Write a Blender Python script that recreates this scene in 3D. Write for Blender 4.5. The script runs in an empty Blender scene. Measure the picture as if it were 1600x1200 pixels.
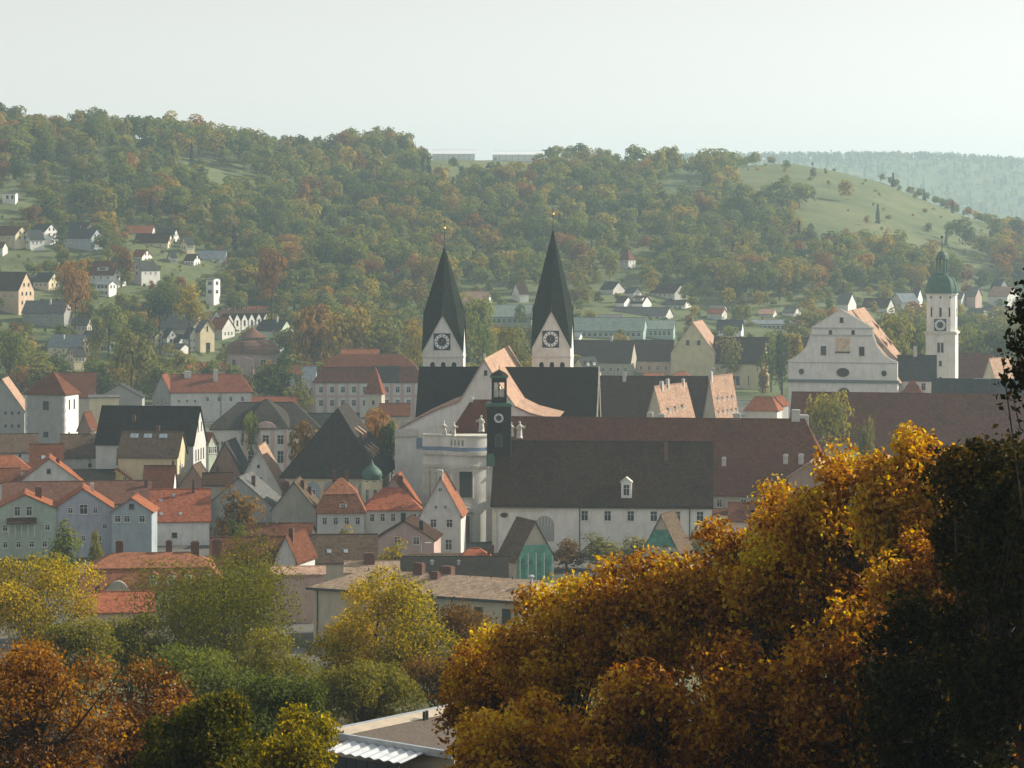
import bpy, bmesh, math, random
import numpy as np
from mathutils import Vector, Matrix

random.seed(7)
RNG = np.random.default_rng(7)
SC = bpy.context.scene
COL = SC.collection
R = math.radians

# ------------------------------------------------------------------ camera
F, CX, YH, H = 4200.0, 800.0, 360.0, 65.0      # focal length, principal column, horizon row (px of a 1600x1200 frame), eye height (m)
cd = bpy.data.cameras.new('camera')
cd.sensor_width = 36.0
cd.lens = F / 1600.0 * 36.0
cd.shift_y = -(600.0 - YH) / 1600.0
cd.clip_start = 0.5
cd.clip_end = 30000.0
camo = bpy.data.objects.new('camera', cd)
COL.objects.link(camo)
camo.location = (0, 0, H)
camo.rotation_euler = (R(90), 0, 0)
SC.camera = camo

# ------------------------------------------------------------------ sky, sun, exposure
SUN_AZ, SUN_EL = R(72), R(30)                  # clockwise from +Y (view direction); elevation
wd = bpy.data.worlds.new('World')
SC.world = wd
wd.use_nodes = True
nt = wd.node_tree
nt.nodes.clear()
sky = nt.nodes.new('ShaderNodeTexSky')
sky.sky_type = 'NISHITA'
sky.sun_disc = False
sky.sun_elevation = SUN_EL
sky.sun_rotation = SUN_AZ
sky.altitude = 400
sky.air_density = 2.0
sky.dust_density = 0.7
sky.ozone_density = 1.0
bgn = nt.nodes.new('ShaderNodeBackground')
bgn.inputs['Strength'].default_value = 0.10
wo = nt.nodes.new('ShaderNodeOutputWorld')
hsv = nt.nodes.new('ShaderNodeHueSaturation')        # thin white autumn haze: the sky keeps its brightness, little of its hue
hsv.inputs['Saturation'].default_value = 0.13
nt.links.new(sky.outputs[0], hsv.inputs['Color'])
nt.links.new(hsv.outputs[0], bgn.inputs[0])
nt.links.new(bgn.outputs[0], wo.inputs[0])

sl = bpy.data.lights.new('sun', 'SUN')
sl.energy = 5.0
sl.angle = R(0.5)
sl.color = (1.0, 0.91, 0.77)
sun = bpy.data.objects.new('sun', sl)
COL.objects.link(sun)
SUNV = Vector((math.cos(SUN_EL) * math.sin(SUN_AZ), math.cos(SUN_EL) * math.cos(SUN_AZ), math.sin(SUN_EL)))
sun.rotation_euler = SUNV.to_track_quat('Z', 'Y').to_euler()
sun.location = (300, 300, 400)

SC.view_settings.view_transform = 'Standard'
SC.view_settings.look = 'None'
SC.view_settings.exposure = 0.45
SC.view_settings.gamma = 1.0
SC.view_settings.use_curve_mapping = False
SC.render.engine = 'CYCLES'
SC.cycles.use_denoising = True
SC.cycles.max_bounces = 5
SC.cycles.diffuse_bounces = 2
SC.cycles.glossy_bounces = 2
SC.cycles.transmission_bounces = 3
SC.cycles.transparent_max_bounces = 4
SC.cycles.volume_bounces = 1
SC.cycles.caustics_reflective = False
SC.cycles.caustics_refractive = False

# ------------------------------------------------------------------ tagging
def tag(o, label=None, cat=None, group=None, kind=None):
    if label: o['label'] = label
    if cat: o['category'] = cat
    if group: o['group'] = group
    if kind: o['kind'] = kind
    return o

def empty(name, loc=(0, 0, 0), rz=0.0):
    o = bpy.data.objects.new(name, None)
    o.empty_display_size = 0.5
    COL.objects.link(o)
    o.location = loc
    o.rotation_euler = (0, 0, rz)
    return o

def link(name, me, parent=None, loc=(0, 0, 0), rz=0.0):
    o = bpy.data.objects.new(name, me)
    COL.objects.link(o)
    if parent: o.parent = parent
    o.location = loc
    o.rotation_euler = (0, 0, rz)
    return o

# ------------------------------------------------------------------ materials
MATS = {}
def _base(name, rough=0.9, spec=0.25):
    m = bpy.data.materials.new(name)
    m.use_nodes = True
    n = m.node_tree
    b = n.nodes['Principled BSDF']
    b.inputs['Roughness'].default_value = rough
    b.inputs['Specular IOR Level'].default_value = spec
    return m, n, b

def _noise(n, scale, detail=5.0, rough=0.6, coord='Object', sc=(1, 1, 1)):
    tc = n.nodes.new('ShaderNodeTexCoord')
    mp = n.nodes.new('ShaderNodeMapping')
    mp.inputs['Scale'].default_value = sc
    t = n.nodes.new('ShaderNodeTexNoise')
    t.inputs['Scale'].default_value = scale
    t.inputs['Detail'].default_value = detail
    t.inputs['Roughness'].default_value = rough
    n.links.new(tc.outputs[coord], mp.inputs[0])
    n.links.new(mp.outputs[0], t.inputs['Vector'])
    return t

def _ramp(n, src, stops):
    r = n.nodes.new('ShaderNodeValToRGB')
    e = r.color_ramp.elements
    while len(e) < len(stops): e.new(0.5)
    for i, (p, c) in enumerate(stops):
        e[i].position = p
        e[i].color = (c[0], c[1], c[2], 1)
    n.links.new(src, r.inputs[0])
    return r

def _mix(n, fac, a, b, mode='MIX'):
    m = n.nodes.new('ShaderNodeMix')
    m.data_type = 'RGBA'
    m.blend_type = mode
    for s, v in ((m.inputs['Factor'], fac), (m.inputs['A'], a), (m.inputs['B'], b)):
        if hasattr(v, 'is_linked') or hasattr(v, 'links'):
            n.links.new(v, s)
        elif isinstance(v, (int, float)):
            s.default_value = v
        else:
            s.default_value = (v[0], v[1], v[2], 1)
    return m.outputs['Result']

def _bump(n, b, h, strength=0.4, dist=0.05):
    bp = n.nodes.new('ShaderNodeBump')
    bp.inputs['Strength'].default_value = strength
    bp.inputs['Distance'].default_value = dist
    n.links.new(h, bp.inputs['Height'])
    n.links.new(bp.outputs[0], b.inputs['Normal'])

def mul(c, k): return tuple(min(1.0, x * k) for x in c)

def plaster(name, c):
    if name in MATS: return MATS[name]
    m, n, b = _base(name, 0.95, 0.04)
    t = _noise(n, 0.35, 6, 0.65)
    t2 = _noise(n, 1.2, 5, 0.7, sc=(1, 1, 0.18))            # rain streaks running down
    r = _ramp(n, t.outputs['Fac'], [(0.3, mul(c, 0.82)), (0.55, c), (0.8, mul(c, 1.06))])
    r2 = _ramp(n, t2.outputs['Fac'], [(0.35, (0.74, 0.72, 0.68)), (0.58, (1, 1, 1))])
    n.links.new(_mix(n, 0.5, r.outputs[0], r2.outputs[0], 'MULTIPLY'), b.inputs['Base Color'])
    t3 = _noise(n, 9, 3)
    _bump(n, b, t3.outputs['Fac'], 0.25, 0.02)
    MATS[name] = m
    return m

def tiles(name, c, var=0.35, moss=0.25, rough=0.85):
    """clay or slate covering: courses along the slope, mottled per tile, a little moss"""
    if name in MATS: return MATS[name]
    m, n, b = _base(name, rough, 0.03)
    tc = n.nodes.new('ShaderNodeTexCoord')
    mp = n.nodes.new('ShaderNodeMapping')
    mp.inputs['Scale'].default_value = (2.2, 2.2, 3.4)
    n.links.new(tc.outputs['Object'], mp.inputs[0])
    v = n.nodes.new('ShaderNodeTexVoronoi')
    v.inputs['Scale'].default_value = 1.0
    n.links.new(mp.outputs[0], v.inputs['Vector'])
    rv = _ramp(n, v.outputs['Color'], [(0.1, mul(c, 1 - var)), (0.5, c), (0.95, mul(c, 1 + var * 0.8))])
    t = _noise(n, 0.22, 6, 0.7)
    rt = _ramp(n, t.outputs['Fac'], [(0.32, (0.62, 0.62, 0.6)), (0.5, (1, 1, 1)), (0.72, (1.0, 0.93, 0.85))])
    base = _mix(n, 0.8, rv.outputs[0], rt.outputs[0], 'MULTIPLY')
    t2 = _noise(n, 0.5, 6, 0.75, sc=(1, 1, 0.4))
    rm = _ramp(n, t2.outputs['Fac'], [(0.52, (0, 0, 0)), (0.72, (moss, moss, moss))])
    base = _mix(n, rm.outputs[0], base, (0.075, 0.08, 0.055))
    n.links.new(base, b.inputs['Base Color'])
    w = n.nodes.new('ShaderNodeTexWave')
    w.wave_type = 'BANDS'
    w.bands_direction = 'Z'
    w.wave_profile = 'SAW'
    w.inputs['Scale'].default_value = 1.3
    w.inputs['Distortion'].default_value = 0.6
    n.links.new(tc.outputs['Object'], w.inputs['Vector'])
    _bump(n, b, w.outputs['Fac'], 0.5, 0.06)
    MATS[name] = m
    return m

def plain(name, c, rough=0.6, spec=0.3, metal=0.0, var=0.2, scale=1.5):
    if name in MATS: return MATS[name]
    m, n, b = _base(name, rough, spec)
    b.inputs['Metallic'].default_value = metal
    t = _noise(n, scale, 5, 0.65)
    r = _ramp(n, t.outputs['Fac'], [(0.3, mul(c, 1 - var)), (0.7, mul(c, 1 + var * 0.5))])
    n.links.new(r.outputs[0], b.inputs['Base Color'])
    MATS[name] = m
    return m

def leafmat(name, cols, trans=0.35, rough=0.55, spec=0.08):
    """cols: dark, middle, bright - chosen per leaf by the face attribute 'tint' plus a shift per tree"""
    if name in MATS: return MATS[name]
    m = bpy.data.materials.new(name)
    m.use_nodes = True
    n = m.node_tree
    n.nodes.clear()
    at = n.nodes.new('ShaderNodeAttribute'); at.attribute_name = 'tint'
    oi = n.nodes.new('ShaderNodeObjectInfo')
    ma = n.nodes.new('ShaderNodeMath'); ma.operation = 'MULTIPLY_ADD'
    ma.inputs[1].default_value = 0.22; 
    n.links.new(oi.outputs['Random'], ma.inputs[0])
    n.links.new(at.outputs['Fac'], ma.inputs[2])
    mb = n.nodes.new('ShaderNodeMath'); mb.operation = 'SUBTRACT'; mb.inputs[1].default_value = 0.10
    n.links.new(ma.outputs[0], mb.inputs[0])
    k = len(cols)
    r = _ramp(n, mb.outputs[0], [(0.08 + 0.84 * i / (k - 1), c) for i, c in enumerate(cols)])
    p = n.nodes.new('ShaderNodeBsdfPrincipled')
    p.inputs['Roughness'].default_value = rough
    p.inputs['Specular IOR Level'].default_value = spec
    n.links.new(r.outputs[0], p.inputs['Base Color'])
    tr = n.nodes.new('ShaderNodeBsdfTranslucent')
    tcol = _mix(n, 1.0, r.outputs[0], (1.0, 0.92, 0.55), 'MULTIPLY')
    hs = n.nodes.new('ShaderNodeHueSaturation')
    hs.inputs['Saturation'].default_value = 1.15
    hs.inputs['Value'].default_value = 1.75
    n.links.new(tcol, hs.inputs['Color'])
    n.links.new(hs.outputs[0], tr.inputs['Color'])
    mx = n.nodes.new('ShaderNodeMixShader')
    mx.inputs[0].default_value = trans
    n.links.new(p.outputs[0], mx.inputs[1])
    n.links.new(tr.outputs[0], mx.inputs[2])
    o = n.nodes.new('ShaderNodeOutputMaterial')
    n.links.new(mx.outputs[0], o.inputs[0])
    MATS[name] = m
    return m

WALL = {
 'white': (0.60, 0.59, 0.55), 'bright': (0.80, 0.79, 0.75), 'cream': (0.72, 0.62, 0.42), 'beige': (0.50, 0.45, 0.36),
 'ochre': (0.66, 0.56, 0.36), 'grey': (0.34, 0.34, 0.32), 'pink': (0.50, 0.37, 0.33), 'green': (0.38, 0.45, 0.38),
 'blue': (0.36, 0.41, 0.44), 'lilac': (0.40, 0.42, 0.48), 'yellow': (0.72, 0.58, 0.20), 'brick': (0.30, 0.20, 0.16),
 'stone': (0.38, 0.36, 0.30), 'sand': (0.48, 0.44, 0.35), 'palegreen': (0.52, 0.58, 0.46), 'peach': (0.66, 0.50, 0.36),
 'church': (0.74, 0.72, 0.66), 'schoolgreen': (0.34, 0.44, 0.40)}
ROOF = {
 'brown': (0.058, 0.033, 0.021), 'redbrown': (0.135, 0.052, 0.029), 'red': (0.20, 0.068, 0.038), 'orange': (0.28, 0.10, 0.050),
 'black': (0.026, 0.023, 0.018), 'grey': (0.13, 0.13, 0.125), 'darkgrey': (0.050, 0.052, 0.049), 'umber': (0.11, 0.078, 0.054),
 'tan': (0.30, 0.22, 0.155), 'pinktile': (0.40, 0.26, 0.185), 'bluegrey': (0.20, 0.23, 0.25), 'greenroof': (0.22, 0.27, 0.24),
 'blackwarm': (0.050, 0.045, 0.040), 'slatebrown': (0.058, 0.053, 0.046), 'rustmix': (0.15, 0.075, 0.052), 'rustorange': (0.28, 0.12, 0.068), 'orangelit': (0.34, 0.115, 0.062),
 'spire': (0.022, 0.028, 0.022), 'rounded': (0.17, 0.095, 0.065)}
def W(k): return plaster('plaster_' + k, WALL[k])
def T(k): return tiles('roof_' + k, ROOF[k])
M_FRAME = plain('window_frame_paint', (0.70, 0.69, 0.65), 0.5)
M_DARKFRAME = plain('dark_frame_paint', (0.10, 0.085, 0.07), 0.5)
M_GLASS = plain('window_glass', (0.022, 0.026, 0.030), 0.12, 0.6, var=0.3)
M_BRICK = plain('chimney_brick', (0.13, 0.068, 0.050), 0.9, 0.2)
M_CHIMW = plain('chimney_render', (0.52, 0.50, 0.46), 0.9, 0.2)
M_METAL = plain('zinc_metal', (0.42, 0.45, 0.47), 0.45, 0.5, 0.4)
M_DARKMETAL = plain('dark_metal', (0.035, 0.036, 0.036), 0.5, 0.4, 0.2)
M_COPPER = plain('green_copper', (0.065, 0.135, 0.098), 0.6, 0.3, 0.0, 0.35, 0.8)
M_GOLD = plain('gilding', (0.95, 0.66, 0.20), 0.25, 0.5, 1.0)
M_STONE = plain('pale_sandstone', (0.60, 0.57, 0.49), 0.9, 0.2, 0.0, 0.25)
M_BARK = plain('bark', (0.075, 0.060, 0.047), 0.95, 0.1, 0.0, 0.4, 3.0)
M_BLUEDIAL = plain('dial_blue', (0.045, 0.055, 0.075), 0.6)
M_WHITE = plain('white_paint', (0.80, 0.80, 0.78), 0.6)
M_BLUEBAND = plain('blue_frieze_paint', (0.20, 0.25, 0.36), 0.8)
M_WOOD = plain('weathered_wood', (0.12, 0.075, 0.05), 0.85, 0.2)

# ------------------------------------------------------------------ terrain
_cu = [-700, -200, 0, 100, 160, 300, 400, 500, 630, 690, 760, 850, 950, 1050, 1130, 1200, 1235, 1290, 1380, 1420, 1500, 1560, 1620, 2000, 2600]
_cy = [170, 184, 198, 210, 206, 226, 244, 250, 248, 250, 251, 252, 253, 257, 256, 254, 253, 263, 287, 306, 338, 358, 372, 400, 420]
_cd = [1650, 1680, 1700, 1710, 1720, 1750, 1780, 1800, 1840, 1860, 1870, 1890, 1910, 1930, 1950, 1960, 1960, 1950, 1930, 1920, 1900, 1890, 1880, 1800, 1700]
_fu = [-700, 0, 400, 700, 1000, 1300, 1600, 2600]
_fd = [1040, 1050, 1070, 1060, 1060, 1120, 1150, 1150]
_ny = [-400, -20, 4, 20, 40, 90, 170, 250, 330, 400]
_nz = [64, 63.4, 63.3, 59.2, 54, 43.5, 29.5, 15, 4, 0]

def hz(X, Y):
    X = np.asarray(X, float); Y = np.asarray(Y, float)
    Ys = np.maximum(Y, 60.0)
    u = np.clip(CX + F * X / Ys, -700, 2600)
    near = np.interp(Y, _ny, _nz)
    Dc = np.interp(u, _cu, _cd); yc = np.interp(u, _cu, _cy); Df = np.interp(u, _fu, _fd)
    zc = H - (yc - YH) * Dc / F
    t = (Y - Df) / (Dc - Df)
    tt = np.clip(t, 0, 1)
    s = 0.62 * tt + 0.38 * (tt * tt * (3 - 2 * tt))
    hill = np.where(t <= 1, zc * s, np.maximum(zc - 0.03 * np.maximum(Y - Dc, 0) - 0.00004 * np.maximum(Y - Dc, 0) ** 2, 12))
    hill = hill + 1.6 * np.sin(X * 0.021 + 1.3) * np.sin(Y * 0.017) * np.clip(t * 3, 0, 1)
    tf = np.clip((Y - 4200) / 1500.0, 0, 1)
    far = (211 + 5 * np.sin(X * 0.003) + 3 * np.sin(X * 0.008 + 2) - 12 * np.clip((X - 950) / 500, 0, 1)) * (tf * tf * (3 - 2 * tf))
    far = far + 7 * np.sin(X * 0.012 + Y * 0.004) * tf * (1 - tf) * 4
    z = np.where(Y < 700, near, np.maximum(hill, far))
    return z

def P(x, y, D):
    return Vector(((x - CX) * D / F, D, H - (y - YH) * D / F))

def hit(x, y, D0=390.0, D1=5000.0):
    D = D0
    while D < D1:
        p = P(x, y, D)
        if p.z <= float(hz(p.x, p.y)): return D
        D += 3.0
    return D1

def mesh_np(name, V, Q, mats, midx=None, tint=None, smooth=False):
    me = bpy.data.meshes.new(name)
    V = np.asarray(V, np.float32); Q = np.asarray(Q, np.int32)
    k = Q.shape[1]; nq = len(Q)
    me.vertices.add(len(V)); me.vertices.foreach_set('co', V.ravel())
    me.loops.add(nq * k); me.loops.foreach_set('vertex_index', Q.ravel())
    me.polygons.add(nq)
    me.polygons.foreach_set('loop_start', np.arange(0, nq * k, k, dtype=np.int32))
    me.polygons.foreach_set('loop_total', np.full(nq, k, np.int32))
    if midx is not None: me.polygons.foreach_set('material_index', np.asarray(midx, np.int32))
    me.polygons.foreach_set('use_smooth', np.full(nq, smooth))
    for m in mats: me.materials.append(m)
    if tint is not None:
        a = me.attributes.new('tint', 'FLOAT', 'FACE')
        a.data.foreach_set('value', np.asarray(tint, np.float32))
    me.update(calc_edges=True)
    return me

def make_ground():
    ys = np.concatenate([np.arange(-150, 400, 12), np.arange(400, 1000, 40), np.arange(1000, 2200, 16), np.arange(2200, 7601, 90)])
    ss = np.linspace(-1, 1, 141)
    Yg, Sg = np.meshgrid(ys, ss, indexing='ij')
    Xg = Sg * np.maximum(220, 0.36 * Yg + 80)
    Zg = hz(Xg, Yg)
    V = np.stack([Xg, Yg, Zg], -1).reshape(-1, 3)
    a, b = Xg.shape
    i = np.arange(a * b).reshape(a, b)
    Q = np.stack([i[:-1, :-1], i[:-1, 1:], i[1:, 1:], i[1:, :-1]], -1).reshape(-1, 4)
    m, n, bs = _base('ground_cover', 0.97, 0.1)
    t = _noise(n, 0.02, 8, 0.7)
    g = _ramp(n, t.outputs['Fac'], [(0.3, (0.075, 0.092, 0.040)), (0.48, (0.125, 0.150, 0.064)), (0.62, (0.165, 0.178, 0.080)), (0.78, (0.21, 0.195, 0.10))])
    t2 = _noise(n, 0.25, 6, 0.7)
    g2 = _ramp(n, t2.outputs['Fac'], [(0.3, (0.72, 0.72, 0.7)), (0.65, (1, 1, 1))])
    grass = _mix(n, 0.8, g.outputs[0], g2.outputs[0], 'MULTIPLY')
    t3 = _noise(n, 0.06, 5, 0.6)
    street = _ramp(n, t3.outputs['Fac'], [(0.40, (0.05, 0.06, 0.03)), (0.5, (0.12, 0.115, 0.105)), (0.7, (0.17, 0.16, 0.145))])
    geo = n.nodes.new('ShaderNodeNewGeometry')
    sp = n.nodes.new('ShaderNodeSeparateXYZ')
    n.links.new(geo.outputs['Position'], sp.inputs[0])
    m1 = n.nodes.new('ShaderNodeMapRange'); m1.inputs[1].default_value = 370; m1.inputs[2].default_value = 410
    m2 = n.nodes.new('ShaderNodeMapRange'); m2.inputs[1].default_value = 1060; m2.inputs[2].default_value = 1000
    n.links.new(sp.outputs[1], m1.inputs[0]); n.links.new(sp.outputs[1], m2.inputs[0])
    mm = n.nodes.new('ShaderNodeMath'); mm.operation = 'MULTIPLY'
    n.links.new(m1.outputs[0], mm.inputs[0]); n.links.new(m2.outputs[0], mm.inputs[1])
    litter = _ramp(n, t2.outputs['Fac'], [(0.3, (0.020, 0.015, 0.008)), (0.55, (0.050, 0.034, 0.016)), (0.75, (0.095, 0.060, 0.022))])
    m3 = n.nodes.new('ShaderNodeMapRange'); m3.inputs[1].default_value = 372; m3.inputs[2].default_value = 330
    n.links.new(sp.outputs[1], m3.inputs[0])
    grass = _mix(n, m3.outputs[0], grass, litter.outputs[0])     # fallen leaves under the grove on the near slope
    n.links.new(_mix(n, mm.outputs[0], grass, street.outputs[0]), bs.inputs['Base Color'])
    _bump(n, bs, t2.outputs['Fac'], 0.6, 0.5)
    o = link('ground', mesh_np('ground', V, Q, [m], smooth=True))
    tag(o, 'valley floor, wooded hills and grassy slopes around the town', None, None, 'structure')
make_ground()

# ------------------------------------------------------------------ mesh builder
class MB:
    def __init__(s): s.v = []; s.f = []; s.m = []
    def add(s, vs, fs, mi=0):
        o = len(s.v)
        s.v.extend([tuple(p) for p in vs])
        for f in fs:
            s.f.append(tuple(o + i for i in f)); s.m.append(mi)
        return s
    def box(s, x0, x1, y0, y1, z0, z1, mi=0):
        return s.add([(x0, y0, z0), (x1, y0, z0), (x1, y1, z0), (x0, y1, z0), (x0, y0, z1), (x1, y0, z1), (x1, y1, z1), (x0, y1, z1)],
                     [(0, 3, 2, 1), (4, 5, 6, 7), (0, 1, 5, 4), (1, 2, 6, 5), (2, 3, 7, 6), (3, 0, 4, 7)], mi)
    def prism_y(s, poly, y0, y1, mi=0):
        """polygon in x,z (counter-clockwise seen from -y) extruded from y0 to y1"""
        n = len(poly)
        vs = [(x, y0, z) for x, z in poly] + [(x, y1, z) for x, z in poly]
        fs = [tuple(range(n)), tuple(range(2 * n - 1, n - 1, -1))] + [(i, i + n, (i + 1) % n + n, (i + 1) % n) for i in range(n)]
        return s.add(vs, fs, mi)
    def prism_x(s, poly, x0, x1, mi=0):
        n = len(poly)
        vs = [(x0, y, z) for y, z in poly] + [(x1, y, z) for y, z in poly]
        fs = [tuple(range(n - 1, -1, -1)), tuple(range(n, 2 * n))] + [((i + 1) % n, (i + 1) % n + n, i + n, i) for i in range(n)]
        return s.add(vs, fs, mi)
    def tube(s, p0, p1, r0, r1, seg=7, mi=0):
        p0 = Vector(p0); p1 = Vector(p1); d = (p1 - p0)
        if d.length < 1e-5: return s
        d.normalize()
        a = d.orthogonal().normalized(); b = d.cross(a)
        vs = []
        for p, r in ((p0, r0), (p1, r1)):
            for i in range(seg):
                t = 2 * math.pi * i / seg
                vs.append(p + a * (r * math.cos(t)) + b * (r * math.sin(t)))
        fs = [(i, (i + 1) % seg, (i + 1) % seg + seg, i + seg) for i in range(seg)]
        fs += [tuple(range(seg - 1, -1, -1)), tuple(range(seg, 2 * seg))]
        return s.add(vs, fs, mi)
    def lathe(s, prof, seg=16, mi=0, c=(0, 0), rot=0.0, cap=True):
        vs = []; fs = []
        for r, z in prof:
            for i in range(seg):
                t = 2 * math.pi * i / seg + rot
                vs.append((c[0] + r * math.cos(t), c[1] + r * math.sin(t), z))
        for k in range(len(prof) - 1):
            for i in range(seg):
                j = (i + 1) % seg
                fs.append((k * seg + i, k * seg + j, (k + 1) * seg + j, (k + 1) * seg + i))
        if cap:
            fs.append(tuple(range(seg - 1, -1, -1)))
            fs.append(tuple((len(prof) - 1) * seg + i for i in range(seg)))
        return s.add(vs, fs, mi)
    def mesh(s, name, mats, smooth=False):
        me = bpy.data.meshes.new(name)
        me.from_pydata(s.v, [], s.f)
        for m in (mats if isinstance(mats, (list, tuple)) else [mats]): me.materials.append(m)
        for p, mi in zip(me.polygons, s.m):
            p.material_index = mi; p.use_smooth = smooth
        me.update()
        return me
    def obj(s, name, mats, parent=None, loc=(0, 0, 0), rz=0.0, smooth=False):
        return link(name, s.mesh(name, mats, smooth), parent, loc, rz)

# ------------------------------------------------------------------ house parts
_win = {}
def window(parent, pos, nx, ny, w, h, style='w', pane=True):
    """a framed window on a wall: pos local centre on the wall face, (nx, ny) the wall's outward normal"""
    key = (round(w, 2), round(h, 2), style)
    if key not in _win:
        b = MB(); t = min(0.10, w * 0.12); d = 0.07
        b.box(-w/2, -w/2 + t, -d, 0, -h/2, h/2); b.box(w/2 - t, w/2, -d, 0, -h/2, h/2)
        b.box(-w/2 + t, w/2 - t, -d, 0, h/2 - t, h/2); b.box(-w/2 + t, w/2 - t, -d, 0, -h/2, -h/2 + t)
        if style != 'd':
            b.box(-t * 0.35, t * 0.35, -d * 0.8, 0, -h/2 + t, h/2 - t)
            b.box(-w/2 + t, w/2 - t, -d * 0.75, 0, h * 0.12, h * 0.12 + t * 0.7)
        b.box(-w/2 - 0.1, w/2 + 0.1, -d - 0.10, 0, -h/2 - 0.10, -h/2 - 0.003)
        p = MB(); p.box(-w/2 + t, w/2 - t, -0.035, -0.004, -h/2 + t, h/2 - t)
        _win[key] = (b.mesh('window', M_DARKFRAME if style == 'd' else M_FRAME), p.mesh('pane', M_GLASS))
    fm, pm = _win[key]
    rz = math.atan2(nx, -ny)
    o = link('window', fm, parent, pos, rz)
    link('pane', pm, o)
    return o

_chim = {}
def chimney(parent, pos, w=0.7, d=0.7, h=2.0, mat=None):
    mat = mat or M_BRICK
    key = (w, d, h, mat.name)
    if key not in _chim:
        b = MB()
        b.box(-w/2, w/2, -d/2, d/2, -1.2, h - 0.25)
        b.box(-w/2 - 0.08, w/2 + 0.08, -d/2 - 0.08, d/2 + 0.08, h - 0.25, h - 0.1)
        b.box(-w/2 + 0.12, w/2 - 0.12, -d/2 + 0.12, d/2 - 0.12, h - 0.1, h + 0.12)
        _chim[key] = b.mesh('chimney', mat)
    return link('chimney', _chim[key], parent, pos)

def roof_mesh(name, a, b, ze, zr, rg, hip, mat, o=0.45, oe=0.35, th=0.22):
    """solid ridged roof over a x b footprint; ridge along x ('A') or y ('B'); hip = shortening of the ridge at its two ends"""
    A, Bh = (a / 2, b / 2) if rg == 'A' else (b / 2, a / 2)
    sl = (zr - ze) / Bh
    h0, h1 = hip
    e0 = o if h0 > 0 else oe; e1 = o if h1 > 0 else oe
    zl = ze - o * sl
    top = [(-A - e0, -Bh - o, zl), (A + e1, -Bh - o, zl), (A + e1, Bh + o, zl), (-A - e0, Bh + o, zl),
           (-A + (h0 if h0 > 0 else -e0), 0, zr), (A - (h1 if h1 > 0 else -e1), 0, zr)]
    n = 6
    vs = top + [(x, y, z - th) for x, y, z in top]
    fs = [(0, 1, 5, 4), (2, 3, 4, 5), (0 + n, 4 + n, 5 + n, 1 + n), (2 + n, 5 + n, 4 + n, 3 + n), (0, n, 1 + n, 1), (2, 2 + n, 3 + n, 3)]
    if h0 > 0: fs += [(3, 0, 4), (3 + n, 4 + n, n), (3, 3 + n, n, 0)]
    else: fs += [(0, 4, 4 + n, n), (4, 3, 3 + n, 4 + n)]
    if h1 > 0: fs += [(1, 2, 5), (1 + n, 5 + n, 2 + n), (1, 1 + n, 2 + n, 2)]
    else: fs += [(1, 1 + n, 5 + n, 5), (5, 5 + n, 2 + n, 2)]
    if rg == 'B':
        vs = [(-y, x, z) for x, y, z in vs]
    mb = MB().add(vs, fs)
    # ridge capping
    r0, r1 = vs[4], vs[5]
    k = 0.16
    if rg == 'A': mb.box(r0[0], r1[0], -k, k, zr - 0.12, zr + 0.07)
    else: mb.box(-k, k, min(r0[1], r1[1]), max(r0[1], r1[1]), zr - 0.12, zr + 0.07)
    return mb.mesh(name, mat)

class House:
    pass

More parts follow.
